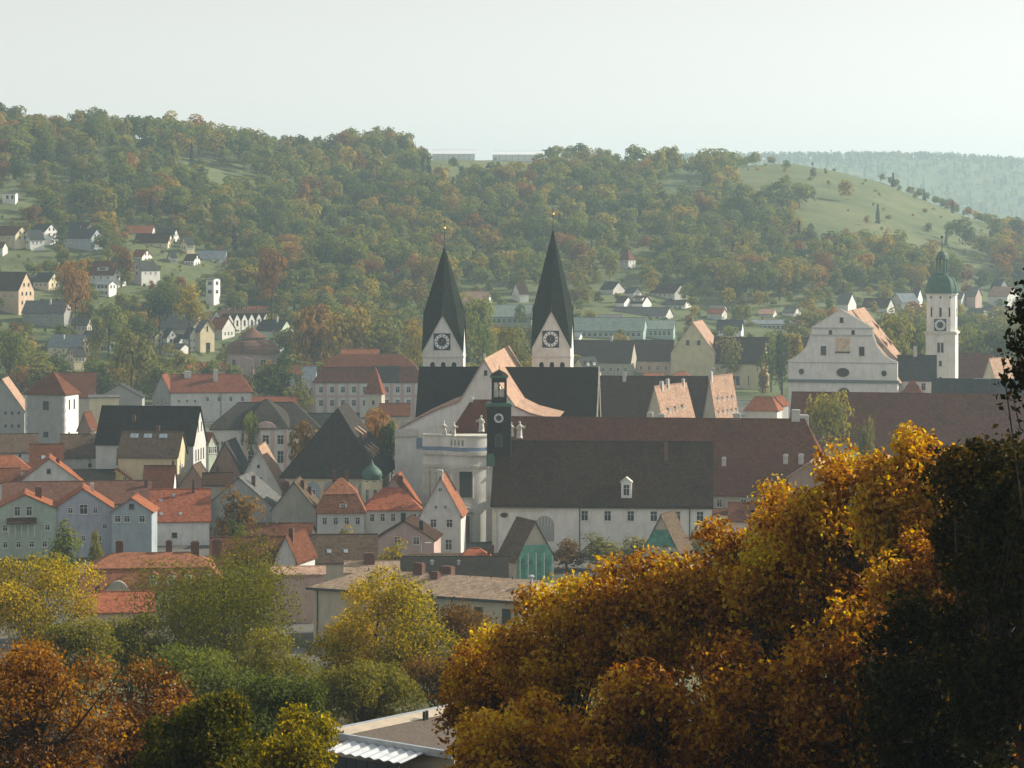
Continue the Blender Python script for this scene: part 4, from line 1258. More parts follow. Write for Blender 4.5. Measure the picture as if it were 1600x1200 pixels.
# cream former monastery church and its wings
B('cream_church', 'cream gabled church end with pale pink lit roof', 1048, 1117, 1122, 551, 503, he=15, dep=24, rg='B', theta=R(9), wall='ochre', roof='pinktile', cat='church', win=[('F', 2, -4.0, 1.5, 1.9, 0.26, 0.76, 'd')], chim=[(0.02, 0, 1.6, 0.5, M_CHIMW)])
B('cream_church', 'cream church arm with dark red roof, tall windows and narrow sunlit gable', 1112, 1192, 1201, 566, 527, D=1095, dep=13, wall='ochre', roof='brown', cat='church', win=[('F', 1, 7.6, 1.6, 3.6, 0.44, 0.58, 'd'), ('F', 1, 7.6, 0.4, 4.0, 0.68, 0.76, 'd')])
B('cream_church', 'dark red roof running on behind the ivy covered poplar', 1196, 1275, 1275, 566, 527, D=1150, dep=13, wall='ochre', roof='brown', cat='building', win=[('F', 3, 3, 1.0, 1.6)])
B('cream_wing', 'beige wing with dark roof and lit narrow gable facing the towers', 893, 985, 996, 565, 532, D=1110, dep=13, wall='sand', roof='brown', cat='building', win=[('F', 5, 3.4, 1.1, 1.7, 0.35, 0.98), ('S', 1, 4.6, 1.0, 2.4), ('F', 4, 7.4, 1.1, 1.7, 0.35, 0.98)], chim=[(0.62, 0, 1.8, 1.0, M_CHIMW)])
B('cream_wing', 'rosy beige wing with dark roof joining the cream church', 990, 1052, 1052, 562, 531, D=1120, dep=13, wall='peach', roof='brown', cat='building', win=[('F', 4, 3.4, 1.1, 1.7)])
B('small_house', 'little house with bright tin dormers beside the right cathedral tower', 893, 915, 930, 578, 558, D=900, dep=9, rg='B', m='L', theta=R(35), roof='darkgrey', wall='cream', dorm=[('R', 0.3, 0.3, dict(kind='shed', w=1.4, hh=1.3)), ('R', 0.7, 0.3, dict(kind='shed', w=1.4, hh=1.3))])
B('low_house', 'low orange roof in front of the rosy beige wing', 1000, 1042, 1042, 592, 583, D=1010, dep=9, roof='orange', wall='white', hip=(2, 2))
B('low_house', 'bright orange hipped roof at the foot of the cream church', 1046, 1082, 1082, 592, 580, D=1000, dep=10, roof='orange', wall='white', hip=(3, 3))
# palace and houses left of the cathedral
_h = mansard('rose_palace', 'rose and white palace with two window rows and broken red roof', 490, 664, 664, 597, 573, 553, 12.2, 17, 'white', 'redbrown', inset=3.2, ins2=5,
        win=[('F', 10, 2.6, 1.5, 2.2, 0.02, 1.0), ('F', 10, 7.2, 1.5, 2.2, 0.02, 1.0)])
for i in range(11):
    MB().box(-0.55, 0.55, -0.18, -0.003, 0, _h.ze - 0.4).obj('rose_pilaster', W('pink'), _h.root, ((i / 10 - 0.5) * _h.a * 0.985, -_h.b / 2, 0))
MB().box(-_h.a/2, _h.a/2, -0.12, -0.003, _h.ze - 5.2, _h.ze - 4.5).obj('rose_band', W('pink'), _h.root, (0, -_h.b / 2, 0))
MB().add([(-4.7, -0.5, -0.1), (4.7, -0.5, -0.1), (4.7, 2.78, 5.45), (-4.7, 2.78, 5.45), (-4.7, -0.5, -0.25), (4.7, -0.5, -0.25)], [(0, 1, 2, 3), (0, 4, 5, 1), (0, 3, 4), (1, 5, 2)]).obj('slate_patch', T('darkgrey'), _h.root, (_h.a * 0.145, -_h.b / 2, _h.ze))
B('palace_wing', 'narrow pale wing at the left end of the rose palace', 470, 490, 497, 604, 572, D=952, dep=15, wall='grey', roof='bluegrey', cat='house', win=[('F', 2, 2.4, 1.2, 1.8), ('F', 2, 6.4, 1.2, 1.8)])
B('town_house', 'house with fresh orange roof behind the rose palace ridge', 534, 592, 592, 566, 545, D=1010, dep=11, roof='orange', wall='cream')
def spire_house():
    D = 880.0
    X0, Y0, yaw = frame_at(586, D, R(12)); k = D / F
    z = lambda y: H - (y - YH) * k
    root = empty('gate_tower', (X0, Y0, 0), yaw); tag(root, 'small square tower with flared red pyramid spire before the rose palace', 'tower')
    h = 13 * k
    MB().box(-h, h, -h, h, -1, z(614)).obj('shaft', W('sand'), root)
    prof = [(1.25, 615), (1.05, 610), (0.78, 600), (0.45, 586), (0.02, 572)]
    MB().lathe([(h * 1.3 * s * 1.06, z(y)) for s, y in prof], 4, rot=R(45)).obj('spire', T('red'), root)
    window(root, (0, -h - 0.004, z(628)), 0, -1, 0.8, 1.3, 'd')
spire_house()
B('town_house', 'low brown roofed house right of the little red spire tower', 594, 640, 640, 648, 630, he=9, dep=10, roof='redbrown', wall='sand')
B('town_house', 'white house with orange red hipped roof and stepped chimney', 268, 393, 393, 611, 584, he=10.5, dep=14, roof='red', wall='white', hip=(0, 3.5), win=[('F', 4, 2.6, 1.1, 1.7, 0.38, 0.96), ('F', 3, 3.2, 0.5, 0.6, 0.05, 0.35, 'd')], chim=[(0.55, -0.35, 3.6, 1.5, M_CHIMW), (0.2, -0.1, 1.5, 2.2, M_CHIMW)], down=(0.62,))
B('town_house', 'grey gabled house at the left end of the orange red roof', 238, 268, 276, 616, 586, D=925, dep=14, rg='B', m='L', roof='red', wall='grey', win=[('F', 2, 3.0, 0.9, 1.2)])
B('town_house', 'long low red roof beyond the trees below the round chapel', 290, 352, 352, 577, 566, D=1040, dep=9, roof='orange', wall='pink')
B('town_house', 'low orange roof behind the dark mansion', 395, 462, 462, 632, 619, D=900, dep=9, roof='red', wall='pink')
B('town_house', 'small red roof beside the palace wing', 452, 494, 494, 584, 570, D=985, dep=8, roof='red', wall='grey')
# tower house group, far left
def tower_house():
    h = B('tower_house', 'square grey tower house with white quoins and a red pyramid roof', 40, 101, 123, 616, 580, he=16.5, dep=10, wall='grey', roof='redbrown', hip=(0, 0), cat='tower', win=[('F', 1, 3.4, 1.9, 2.6, 0.35, 0.7, 'd'), ('S', 2, 3.2, 0.9, 2.8, 0.15, 0.85, 'd'), ('F', 1, 12.0, 1.6, 1.6, 0.35, 0.7, 'd'), ('S', 1, 12.0, 1.0, 1.2, 0.1, 0.5, 'd')])
    r = h.root
    for c in [o for o in r.children if o.name.split('.')[0] == 'roof']: bpy.data.objects.remove(c)
    for c in [o for o in r.children if o.name.split('.')[0] == 'wall']: bpy.data.objects.remove(c)
    a, b, ze, zr = h.a, h.b, h.ze, h.zr
    MB().box(-a/2, a/2, -b/2, b/2, -1.5, ze).obj('wall', W('grey'), r)
    MB().box(a/2 - 0.01, a/2 + 0.02, -b/2 + 0.3, b/2 - 0.3, -1.5, ze - 0.02).obj('sunlit_side', W('bright'), r)  # brighter plaster sheet: sunlight on this side put into the colour
    V = [(-a/2 - .6, -b/2 - .6, ze - .1), (a/2 + .6, -b/2 - .6, ze - .1), (a/2 + .6, b/2 + .6, ze - .1), (-a/2 - .6, b/2 + .6, ze - .1), (0.4, 0, zr), (0.4 + 0.01, 0, zr)]
    V = V[:4] + [(0.3, 0, zr)] + [(x, y, z - .25) for x, y, z in V[:4]]
    MB().add(V, [(0, 1, 4), (1, 2, 4), (2, 3, 4), (3, 0, 4), (0, 5, 6, 1), (1, 6, 7, 2), (2, 7, 8, 3), (3, 8, 5, 0), (8, 7, 6, 5)]).obj('roof', T('redbrown'), r)
    for sx in (-1, 1):
        for j in range(12):
            w = 0.75 if j % 2 else 0.5
            z = j * (ze / 12)
            x = sx * (a/2 + 0.02)
            MB().box(min(x, x - sx * w), max(x, x - sx * w), -b/2 - 0.04, -b/2 + (0.6 if j % 2 else 0.85), z + 0.03, z + ze / 12 - 0.03).obj('quoin', W('white'), r)
tower_house()
B('town_house', 'big shaded grey gable with orange roof edge left of the tower house', -30, 38, 47, 640, 592, D=835, dep=15, rg='B', roof='pinktile', wall='grey', win=[('F', 3, 1.0, 0.7, 0.9, 0.5, 0.95, 'd'), ('F', 3, 5.0, 0.7, 0.9, 0.5, 0.95, 'd')])
B('town_house', 'dark red roof with lit verge behind the tower house', 92, 148, 150, 619, 581, D=905, dep=15, roof='redbrown', wall='sand')
B('town_house', 'low grey gable with a small orange cap beside a cream wall', 152, 222, 226, 620, 600, D=860, dep=10, rg='B', roof='darkgrey', wall='grey')
B('town_house', 'flat cream walled house below the low grey gable', 140, 186, 186, 620, 616, D=835, dep=8, roof='grey', wall='cream')
B('town_house', 'red tiled lean house at the foot of the tower house', 122, 140, 152, 668, 645, D=770, dep=9, rg='B', roof='redbrown', wall='brick')
B('town_house', 'slate roofed house cut by the frame edge, left of the grey gable', -30, 2, 30, 612, 592, D=980, dep=12, roof='darkgrey', wall='grey', m='L')
B('black_roof_house', 'tall house with a wide black roof and narrow white lit gable', 150, 302, 322, 692, 635, he=13.5, dep=13, roof='black', wall='white', win=[('S', 2, -3.5, 0.7, 2.2, 0.25, 0.75, 'd'), ('S', 4, 3.2, 0.8, 2.6, 0.1, 0.9, 'd'), ('S', 4, 8.0, 0.8, 2.0, 0.1, 0.9, 'd')], chim=[(0.35, -0.4, 1.2, 0.8), (0.62, -0.7, 1.4, 0.8)])
B('black_roof_house', 'pale green shop front beside the white lit gable', 318, 326, 338, 690, 676, D=690, dep=12, rg='B', m='R', theta=R(40), roof='red', wall='palegreen', win=[('F', 3, 2.2, 1.2, 1.8)])
B('yellow_gable_house', 'brown roofed house with roof terrace and narrow yellow gable', 185, 277, 292, 712, 674, he=12.0, dep=11, roof='umber', wall='ochre', win=[('S', 3, 3.4, 0.9, 2.0, 0.1, 0.9)], sky=[(0.17, 0.8, 0.9, 1.3), (0.24, 0.8, 0.9, 1.3), (0.40, 0.8, 0.9, 1.3), (0.47, 0.8, 0.9, 1.3), (0.66, 0.8, 0.9, 1.3), (0.73, 0.8, 0.9, 1.3)])
_h = B('terrace_house', 'glazed roof terrace under the brown skylit roof', 185, 272, 272, 722, 700, D=642, dep=8, roof='umber', wall='grey', win=[('F', 3, 0.9, 3.2, 1.5, 0.02, 0.9)])
B('town_house', 'moss brown roof with long white wall in the left house rows', 96, 186, 186, 712, 677, he=9.5, dep=13, roof='umber', wall='white', win=[('F', 2, 2.2, 0.8, 0.8, 0.4, 0.8, 'd')], chim=[(0.73, -0.2, 1.6, 0.7), (0.55, 0.0, 1.0, 0.6, M_CHIMW)], down=(0.5,), hip=(0, 2))
B('town_house', 'greyish brown roof with white eaves wall at the frame edge, under the tower house', -30, 58, 58, 705, 677, he=9.5, dep=13, roof='umber', wall='white', win=[('F', 3, 1.0, 0.6, 0.6, 0.4, 1.0, 'd')])
B('town_house', 'dark red roof with long zinc dormer in the left house rows', 48, 98, 98, 726, 693, he=8.5, dep=11, roof='redbrown', wall='white', sky=[(0.4, 0.35, 1.0, 1.2), (0.6, 0.35, 1.0, 1.2)])
B('town_house', 'orange hipped roof at the frame edge above the green house', -30, 48, 48, 733, 710, he=8.0, dep=11, roof='orange', wall='white', hip=(3, 4))
B('town_house', 'brown house roof between orange roof and tiled barn, frame edge', -30, 30, 30, 752, 731, he=7.5, dep=9, roof='redbrown', wall='white')
B('town_house', 'broad cream gable with orange verge and a small square attic window', 28, 128, 128, 753, 715, he=7.0, dep=13, rg='B', roof='orange', wall='white', win=[('F', 1, -2.6, 0.9, 1.0, 0.4, 0.58, 'd')], chim=[(0.3, 0.25, 1.0, 0.8)])
B('town_house', 'low black roof between the cream gable and the yellow gable', 108, 178, 178, 751, 733, he=6.5, dep=9, roof='black', wall='white')
B('town_house', 'small ochre yellow gable with an orange roof slope', 157, 207, 207, 751, 732, he=6.2, dep=10, rg='B', roof='orange', wall='yellow', theta=R(10), win=[('F', 1, -0.5, 0.9, 0.8, 0.62, 0.9)])
B('town_house', 'grey gable with lit orange roof and pale roof hatch', 184, 236, 240, 743, 720, he=7.2, dep=15, rg='B', roof='orange', wall='grey', theta=R(14))
B('town_house', 'dark red roof with narrow white lit gable below the yellow gable', 224, 269, 276, 762, 727, he=6.0, dep=9, roof='redbrown', wall='bright', chim=[(0.95, 0.1, 1.4, 0.6)])
B('town_house', 'brown brick gable with sunlit roof edge beside the orange roof', 275, 328, 334, 766, 727, he=4.5, dep=11, rg='B', roof='umber', wall='brick', theta=R(9), win=[('F', 2, -0.2, 0.9, 0.9, 0.35, 0.95, 'd')])
B('tiled_barn', 'long mottled brown tiled barn roof behind the coloured gables', 8, 235, 235, 784, 750, he=6.6, dep=12, roof='rustmix', wall='sand', cat='barn', chim=[(0.97, -0.3, 1.6, 0.7)], sky=[(0.63, 0.25, 0.6, 0.8)])
B('town_house', 'light blue gable with three windows and orange verge', 175, 237, 246, 798, 777, D=532, dep=8, rg='B', roof='orange', wall='blue', theta=R(8), win=[('F', 1, -0.9, 1.0, 1.0, 0.38, 0.62, 'd'), ('F', 2, 1.6, 1.2, 1.4, 0.04, 0.5), ('F', 1, 1.6, 1.2, 1.4, 0.62, 0.9)])
B('town_house', 'lilac blue gabled house with cream framed windows', 86, 175, 175, 792, 762, D=535, dep=11, rg='B', roof='orange', wall='lilac', win=[('F', 1, 0.6, 1.0, 1.2, 0.2, 0.36), ('F', 1, 0.4, 1.6, 2.0, 0.42, 0.6), ('F', 1, 0.6, 0.9, 1.3, 0.64, 0.78), ('F', 1, 3.8, 0.9, 1.2, 0.8, 0.95), ('F', 3, 6.2, 0.9, 1.2)], chim=[(0.45, 0.3, 1.7, 0.7, M_CHIMW)])
_h = B('town_house', 'pale green gabled house with brown awning over its balcony', -8, 88, 88, 793, 771, D=533, dep=11, rg='B', roof='orange', wall='green', win=[('F', 2, 0.6, 1.2, 2.0, 0.28, 0.66), ('F', 1, 3.9, 1.0, 1.3, 0.1, 0.26), ('F', 1, 3.9, 1.0, 1.3, 0.78, 0.94), ('F', 4, 7.2, 1.0, 1.3)], chim=[(0.5, 0.42, 1.9, 1.3)])
MB().add([(-0.4, -1.8, -0.9), (5.4, -1.8, -0.9), (5.4, 0, 0), (-0.4, 0, 0), (-0.4, -1.8, -1.1), (5.4, -1.8, -1.1)], [(0, 1, 2, 3), (0, 4, 5, 1), (0, 3, 4), (1, 5, 2)]).obj('awning', T('brown'), _h.root, (-_h.a/2 + 0.24 * _h.a, -_h.b/2 - 0.01, _h.ze - 1.9))
for i in range(5): MB().box(-0.05, 0.05, -1.7, -1.6, -3.6, -1.0).obj('awning_post', M_FRAME, _h.root, (-_h.a/2 + 0.24 * _h.a + i * 1.25, -_h.b/2, _h.ze - 1.9))
B('town_house', 'bright orange roof crossed by a chimney shadow, blank white wall', 237, 327, 327, 811, 763, he=5.4, dep=12, roof='orangelit', wall='bright', sky=[(0.16, 0.62, 0.7, 0.7), (0.38, 0.78, 0.7, 0.7), (0.17, 0.18, 0.7, 0.7), (0.5, 0.18, 0.7, 0.7)], chim=[(0.72, -0.12, 2.6, 0.55)], win=[('F', 1, 3.2, 1.1, 1.0, 0.3, 0.5, 'd')])
B('garden_shed', 'long low garden wall shed of beige planks behind the lilac house', 140, 235, 235, 826, 822, D=560, dep=3, roof='grey', wall='beige', cat='shed')
_h = mansard('mansard_house', 'long orange brown mansard house with white dormer windows', 122, 350, 350, 918, 886, 861, 9.0, 13, 'sand', 'rustorange', inset=2.0, ins2=3.5,
  dormers=[(0.52, 1.2, 1.9), (0.64, 1.2, 1.9), (0.755, 1.2, 1.9), (0.88, 1.2, 1.9)], chim=[(0.28, 1.7, 1.2), (0.62, 1.7, 1.0), (0.8, 1.5, 1.3), (0.95, 1.8, 1.4)])
MB().prism_y([(-2.0, 0), (2.0, 0), (1.5, 0.5), (1.05, 1.05), (0.5, 1.4), (0, 1.5), (-0.5, 1.4), (-1.05, 1.05), (-1.5, 0.5)], -0.5, 0.6).obj('curved_gable', W('stone'), _h.root, (-_h.a/2 + 0.28 * _h.a, -_h.b/2, _h.ze - 0.2))
B('low_house', 'low house with plain orange roof in front of the mansard house', 118, 240, 240, 953, 923, D=398, dep=9, roof='orangelit', wall='peach', chim=[(0.28, 0.0, 1.0, 0.7)])
B('town_house', 'mixed red roof between the mansard house and the white gable', 330, 444, 444, 882, 838, he=6.0, dep=11, roof='redbrown', wall='pink', chim=[(0.72, -0.2, 1.5, 0.9)])
# middle: mansion, church with black roof, small gables
_h = B('mansion', 'dark roofed grey mansion with pedimented three window centre', 330, 500, 500, 668, 628, he=12.0, dep=18, wall='white', roof='slatebrown', cat='mansion', hip=(7, 7), win=[('F', 3, 5.2, 1.6, 3.4, 0.02, 0.22), ('F', 3, 5.2, 1.6, 3.4, 0.72, 0.95)])
_y = -_h.b / 2 - 2.5; _r = _h.root; _x = (416 - 415) / 170 * _h.a; _w = 34 / 170 * _h.a
MB().box(_x - _w, _x + _w, _y, -_h.b/2 + 1, -1, _h.ze - 0.2).obj('centre_wall', W('white'), _r)
for i in range(4): MB().box(-0.45, 0.45, -0.2, -0.003, 0, _h.ze - 0.6).obj('pilaster', W('pink'), _r, (_x - _w + 0.5 + i * (2 * _w - 1) / 3, _y, 0))
MB().prism_y([(-3.0, 0), (3.0, 0), (2.6, 1.1), (1.6, 2.0), (0, 2.4), (-1.6, 2.0), (-2.6, 1.1)], -0.2, 0.6).obj('pediment', W('pink'), _r, (_x, _y, _h.ze - 0.5))
MB().add([(-_w - .5, -0.5, -.2), (_w + .5, -0.5, -.2), (_w + .5, 9, 3.6), (-_w - .5, 9, 3.6), (-_w * .55, 4, 4.0), (_w * .55, 4, 4.0), (0, 9, 7.6)], [(0, 1, 5, 4), (1, 2, 5), (3, 0, 4), (4, 5, 6), (5, 2, 6), (3, 4, 6)]).obj('centre_roof', T('slatebrown'), _r, (_x, _y, _h.ze))
for i in range(3):
    for dz, hh in ((3.0, 2.6), (7.6, 3.4)): window(_r, (_x - _w + (i + 0.5) * 2 * _w / 3, _y - 0.004, _h.ze - dz), 0, -1, 1.8, hh)
B('town_house', 'low slate roof between the mansion and the church with black pyramid roof', 470, 560, 560, 668, 645, he=10, D=728, dep=9, wall='white', roof='darkgrey')
def pyramid_church():
    D = 590.0
    X0, Y0, yaw = frame_at(516, D, R(8)); k = D / F
    z = lambda y, d=0: H - (y - YH) * (D + d) / F
    root = empty('black_roof_church', (X0, Y0, 0), yaw); tag(root, 'pale arcaded church under a huge black hipped roof lit along one edge', 'church')
    hw = 75 * k
    L = 30.0
    zE, zR = z(742), z(636, 9)
    MB().box(-hw + 1, hw - 1, 0, L, -1, zE).obj('wall', W('cream'), root)
    o = 0.8
    ry = 8.0; rx = 0.6
    V = [(-hw - o, -o, zE - .5), (hw + o, -o, zE - .5), (hw + o, L, zE - .5), (-hw - o, L, zE - .5), (rx, ry, zR), (rx, L - 6, zR)]
    V += [(x, y, zz - .3) for x, y, zz in V[:4]]
    MB().add(V, [(0, 1, 4), (1, 2, 5, 4), (2, 3, 5), (3, 0, 4, 5), (0, 6, 7, 1), (1, 7, 8, 2), (2, 8, 9, 3), (3, 9, 6, 0), (9, 8, 7, 6)]).obj('roof', T('blackwarm'), root)
    sl_ = (zR - zE) / hw
    for up, ys in ((0.22, (7, 12, 17)), (0.48, (11, 16))):
        for yy in ys:
            q = MB(); q.prism_x([(0, -0.3), (2.0, sl_ * 1.9), (2.0, sl_ * 1.9 + .2), (0, 1.3)], -0.7, 0.7)
            q.obj('roof_hatch', T('pinktile'), root, (hw * (1 - up) + 0.5, yy, zE + up * (zR - zE)), math.pi / 2)
    # blind arcade on the front
    for i in range(5):
        x = -hw + 1 + (i + .5) * (2 * hw - 2) / 5
        w = (2 * hw - 2) / 5 * 0.40
        arc = [(-w, -6.5), (w, -6.5)] + [(w * math.cos(math.pi * j / 10), w * math.sin(math.pi * j / 10)) for j in range(11)]
        MB().prism_y(arc, -0.12, -0.003).obj('arcade_panel', W('blue'), root, (x, 0, zE - 3.0))
        window(root, (x, -0.13, zE - 4.8), 0, -1, 1.2, 3.2)
    MB().box(-hw + .6, hw - .6, -0.5, -0.003, zE - 0.8, zE - 0.3).obj('cornice', M_STONE, root)
    # copper onion over the apse
    ax_, ay_ = hw - 1.2, -1.0
    MB().lathe([(2.3, -1), (2.3, zE - 0.9)], 8, c=(ax_, ay_)).obj('apse', W('cream'), root)
    q_ = 0.72
    MB().lathe([(r_ * q_ * 1.1, zE - 1.2 + h_ * q_) for r_, h_ in ((2.8, 0), (2.5, 0.8), (2.9, 1.7), (2.7, 2.9), (1.7, 4.1), (0.7, 4.9), (0.5, 5.3), (0.2, 6.1), (0.05, 6.7))], 20, c=(ax_, ay_)).obj('onion_dome', M_COPPER, root, smooth=True)
    MB().tube((ax_, ay_, zE + 3.4), (ax_, ay_, zE + 5.0), 0.06, 0.04, 5).obj('cross_rod', M_DARKMETAL, root)
    for a in (-110, -65, -25):
        q = R(a); window(root, (ax_ + 2.2 * math.cos(q), ay_ + 2.2 * math.sin(q), zE - 4.2), math.cos(q), math.sin(q), 0.9, 2.8)
pyramid_church()
B('town_house', 'white front gable with small attic windows and orange right slope', 368, 440, 444, 765, 698, D=600, dep=14, rg='B', roof='pinktile', wall='white', theta=R(6), win=[('F', 1, -5.2, 0.6, 0.6, 0.42, 0.58, 'd'), ('F', 1, -2.0, 1.5, 1.4, 0.38, 0.62, 'd'), ('F', 2, 1.4, 1.3, 1.8, 0.2, 0.95)])
B('town_house', 'grey roof sloping beside the big brown garden tree', 322, 425, 432, 790, 745, D=560, dep=14, rg='B', roof='grey', wall='grey', theta=R(10), chim=[(0.25, 0.35, 2.0, 0.8)])
B('town_house', 'dark roofed outbuilding between the mansion and the white front gable', 325, 378, 384, 742, 690, D=640, dep=12, rg='B', roof='darkgrey', wall='brick', theta=R(12))
B('town_house', 'small brown roofed house behind the brick gable', 318, 362, 362, 756, 738, he=7, dep=9, roof='brown', wall='sand', chim=[(0.5, 0, 1.5, 0.8)])
B('town_house', 'weathered brown grey gable with shingled front and two chimneys', 425, 494, 497, 795, 752, he=7.5, dep=11, rg='B', roof='umber', wall='stone', theta=R(6), chim=[(0.12, -0.35, 1.8, 0.9), (0.3, 0.3, 1.6, 0.8), (0.6, 0.55, 1.4, 0.8)])
_h = mansard('mansard_house', 'small orange mansard house with one dormer over four windows', 496, 569, 569, 800, 772, 745, 7.8, 11, 'white', 'rustorange', inset=1.5, ins2=3.0, win=[('F', 4, 1.8, 1.0, 1.6, 0.04, 0.98)], dormers=[(0.55, 1.5, 1.5)], chim=[(0.35, 1.3, 0.8), (0.62, 1.3, 0.8)])
B('town_house', 'pale house with orange hip below its gable, next to the little mansard', 568, 657, 657, 794, 762, he=8.0, dep=10, roof='orangelit', wall='white', hip=(4, 4), win=[('F', 5, 1.9, 1.0, 1.7, 0.06, 0.98)])
B('town_house', 'pink gable rising behind the orange hip', 585, 645, 650, 790, 745, D=558, dep=12, rg='B', roof='orange', wall='pink', theta=R(7), chim=[(0.05, 0.35, 2.2, 0.9)])
B('town_house', 'tall white gable house beside the cathedral portal', 657, 720, 723, 802, 745, he=9.3, dep=12, rg='B', roof='rustorange', wall='white', theta=R(5), win=[('F', 1, -4.6, 0.8, 0.9, 0.38, 0.6), ('F', 2, -1.2, 0.7, 0.8, 0.26, 0.74), ('F', 2, 2.0, 1.3, 1.7, 0.12, 0.92), ('F', 1, 6.2, 1.4, 2.2, 0.5, 0.9)], chim=[(0.05, -0.05, 1.6, 1.2, M_CHIMW)])
B('town_house', 'pink gabled house with white verge boards and dark chimneys', 586, 678, 684, 842, 813, he=6.4, dep=11, rg='B', roof='brown', wall='pink', theta=R(7), win=[('F', 2, 0.4, 1.3, 1.5, 0.22, 0.86)], chim=[(0.06, -0.05, 1.5, 0.9, M_DARKMETAL), (0.1, 0.55, 1.7, 0.8, M_DARKMETAL)])
B('town_house', 'low dark red roof with tin flue and a white end gable', 388, 485, 491, 835, 817, he=5.6, dep=9, roof='redbrown', wall='bright', chim=[(0.42, 0, 1.0, 0.4, M_METAL)])
B('town_house', 'white end gable among red roofs before the low dark red roof', 430, 462, 476, 872, 836, D=470, dep=10, rg='B', roof='redbrown', wall='white', m='L', theta=R(20), chim=[(0.2, 0.2, 1.8, 0.8)])
B('town_house', 'brown tiled roof with two skylights left of the yellow bush', 474, 588, 588, 876, 834, he=5.8, dep=11, roof='umber', wall='sand', sky=[(0.35, 0.35, 0.8, 0.9), (0.58, 0.35, 0.8, 0.9)], chim=[(0.02, -0.5, 2.4, 0.9)])
def flat_block():
    h = B('flat_roof_block', 'long modern block with low brown sheet roof and shaded grey walls', 437, 490, 812, 921, 884, D=404, dep=14, m='R', roof='tan', wall='beige', cat='building', theta=R(-0), hip=(4, 0.0), win=[('F', 6, 1.9, 1.4, 2.2, 0.28, 0.98, 'd')], down=(0.01, 0.46, 0.97), o=0.8)
    return h
_D = 398.0
def long_block():
    # front edge runs from (490, 918) to (812, 939): the far end comes closer to the eye
    he = 8.6
    z = H - he
    dA = z * F / (918 - YH); dB = z * F / (940 - YH)
    A = P(490, 918, dA); Bp = P(815, 940, dB)
    A2 = A.copy(); ax = Vector((Bp.x - A.x, Bp.y - A.y, 0)); L = ax.length; ax.normalize(); ay = Vector((-ax.y, ax.x, 0))
    dep = 14.0
    cen = (A + Bp) / 2 + ay * dep / 2
    z0 = float(hz(cen.x, cen.y))
    yaw = math.atan2(ax.y, ax.x)
    root = empty('flat_roof_block', (cen.x, cen.y, z0), yaw); tag(root, 'long modern block with low tan sheet roof and shaded grey walls', 'building')
    a = L; ze = he - z0
    MB().box(-a/2, a/2, -dep/2, dep/2, -2, ze).obj('wall', W('beige'), root)
    o = 0.9; zr = ze + 2.2
    V = [(-a/2 - o, -dep/2 - o, ze + .05), (a/2 + o, -dep/2 - o, ze + .05), (a/2 + o, dep/2 + o, ze + .05), (-a/2 - o, dep/2 + o, ze + .05), (-a/2 + 5, 1.5, zr), (a/2 - 1, 1.5, zr)]
    V += [(x, y, q - .3) for x, y, q in V[:4]]
    MB().add(V, [(0, 1, 5, 4), (1, 2, 5), (2, 3, 4, 5), (3, 0, 4), (0, 6, 7, 1), (1, 7, 8, 2), (2, 8, 9, 3), (3, 9, 6, 0), (9, 8, 7, 6)]).obj('roof', T('tan'), root)
    MB().box(-a/2 - o, a/2 + o, -dep/2 - o - .06, -dep/2 - o + .1, ze - .3, ze + .12).obj('fascia', M_DARKMETAL, root)
    for f in (0.30, 0.42, 0.59, 0.72, 0.80, 0.93): window(root, ((f - .5) * a, -dep/2 - .004, ze - 2.4), 0, -1, 1.5, 2.3, 'd')
    window(root, (-a/2 - .004, -2, ze - 2.2), -1, 0, 1.3, 2.0)
    for f in (0.02, 0.47, 0.97): MB().tube(((f - .5) * a, -dep/2 - .12, 0), ((f - .5) * a, -dep/2 - .12, ze - .2), 0.09, 0.09, 6).obj('downpipe', M_DARKMETAL, root)
    for f, s_, hh, w in ((0.40, 1.0, 1.7, 1.6), (0.52, 2.2, 1.3, 2.0), (0.5, -0.5, 0.7, 1.3)):
        chimney(root, ((f - .5) * a, s_, zr - 0.2), w, w * .7, hh, M_BRICK)
    for f in (0.15, 0.3, 0.45, 0.65, 0.75, 0.85): MB().tube(((f - .5) * a, 1.0, zr - .2), ((f - .5) * a, 1.0, zr + .35), 0.08, 0.08, 6).obj('vent_pipe', M_DARKMETAL, root)
    v = MB(); v.tube((0, 0, 0), (0, 0, 1.4), 0.25, 0.25, 8); v.lathe([(0.5, 1.35), (0.55, 1.5), (0.1, 1.75)], 10); v.obj('roof_ventilator', M_METAL, root, ((0.965 - .5) * a, -1.0, zr - .6))
long_block()
B('shed_roof_block', 'low black felt roof behind the tan sheet roof', 622, 792, 792, 903, 869, D=455, dep=26, roof='black', wall='sand', cat='building', chim=[(0.3, -0.4, 0.8, 0.5, M_METAL), (0.55, -0.4, 0.8, 0.4, M_METAL)])
B('low_house', 'little orange shed roof with small vents beside the black felt roof', 714, 776, 776, 880, 856, D=480, dep=8, roof='orangelit', wall='pink', hip=(2, 3), chim=[(0.9, -0.2, 1.0, 0.5), (0.8, -0.4, 1.0, 0.5)])
B('low_house', 'flat brown roof between the pink gable and the orange shed', 640, 722, 722, 878, 866, D=492, dep=14, roof='umber', wall='sand')
B('low_house', 'narrow tan lean roof strip behind the modern block', 540, 622, 622, 893, 876, D=450, dep=9, roof='tan', wall='sand', chim=[(0.45, -0.2, 1.6, 1.8)])
B('low_house', 'pink plastered flat block at the left end of the tan roof', 424, 506, 506, 896, 884, D=445, dep=8, roof='pinktile', wall='pink')
NET = plain('green_netting', (0.09, 0.25, 0.19), 0.8, 0.1, 0, 0.5, 1.2)
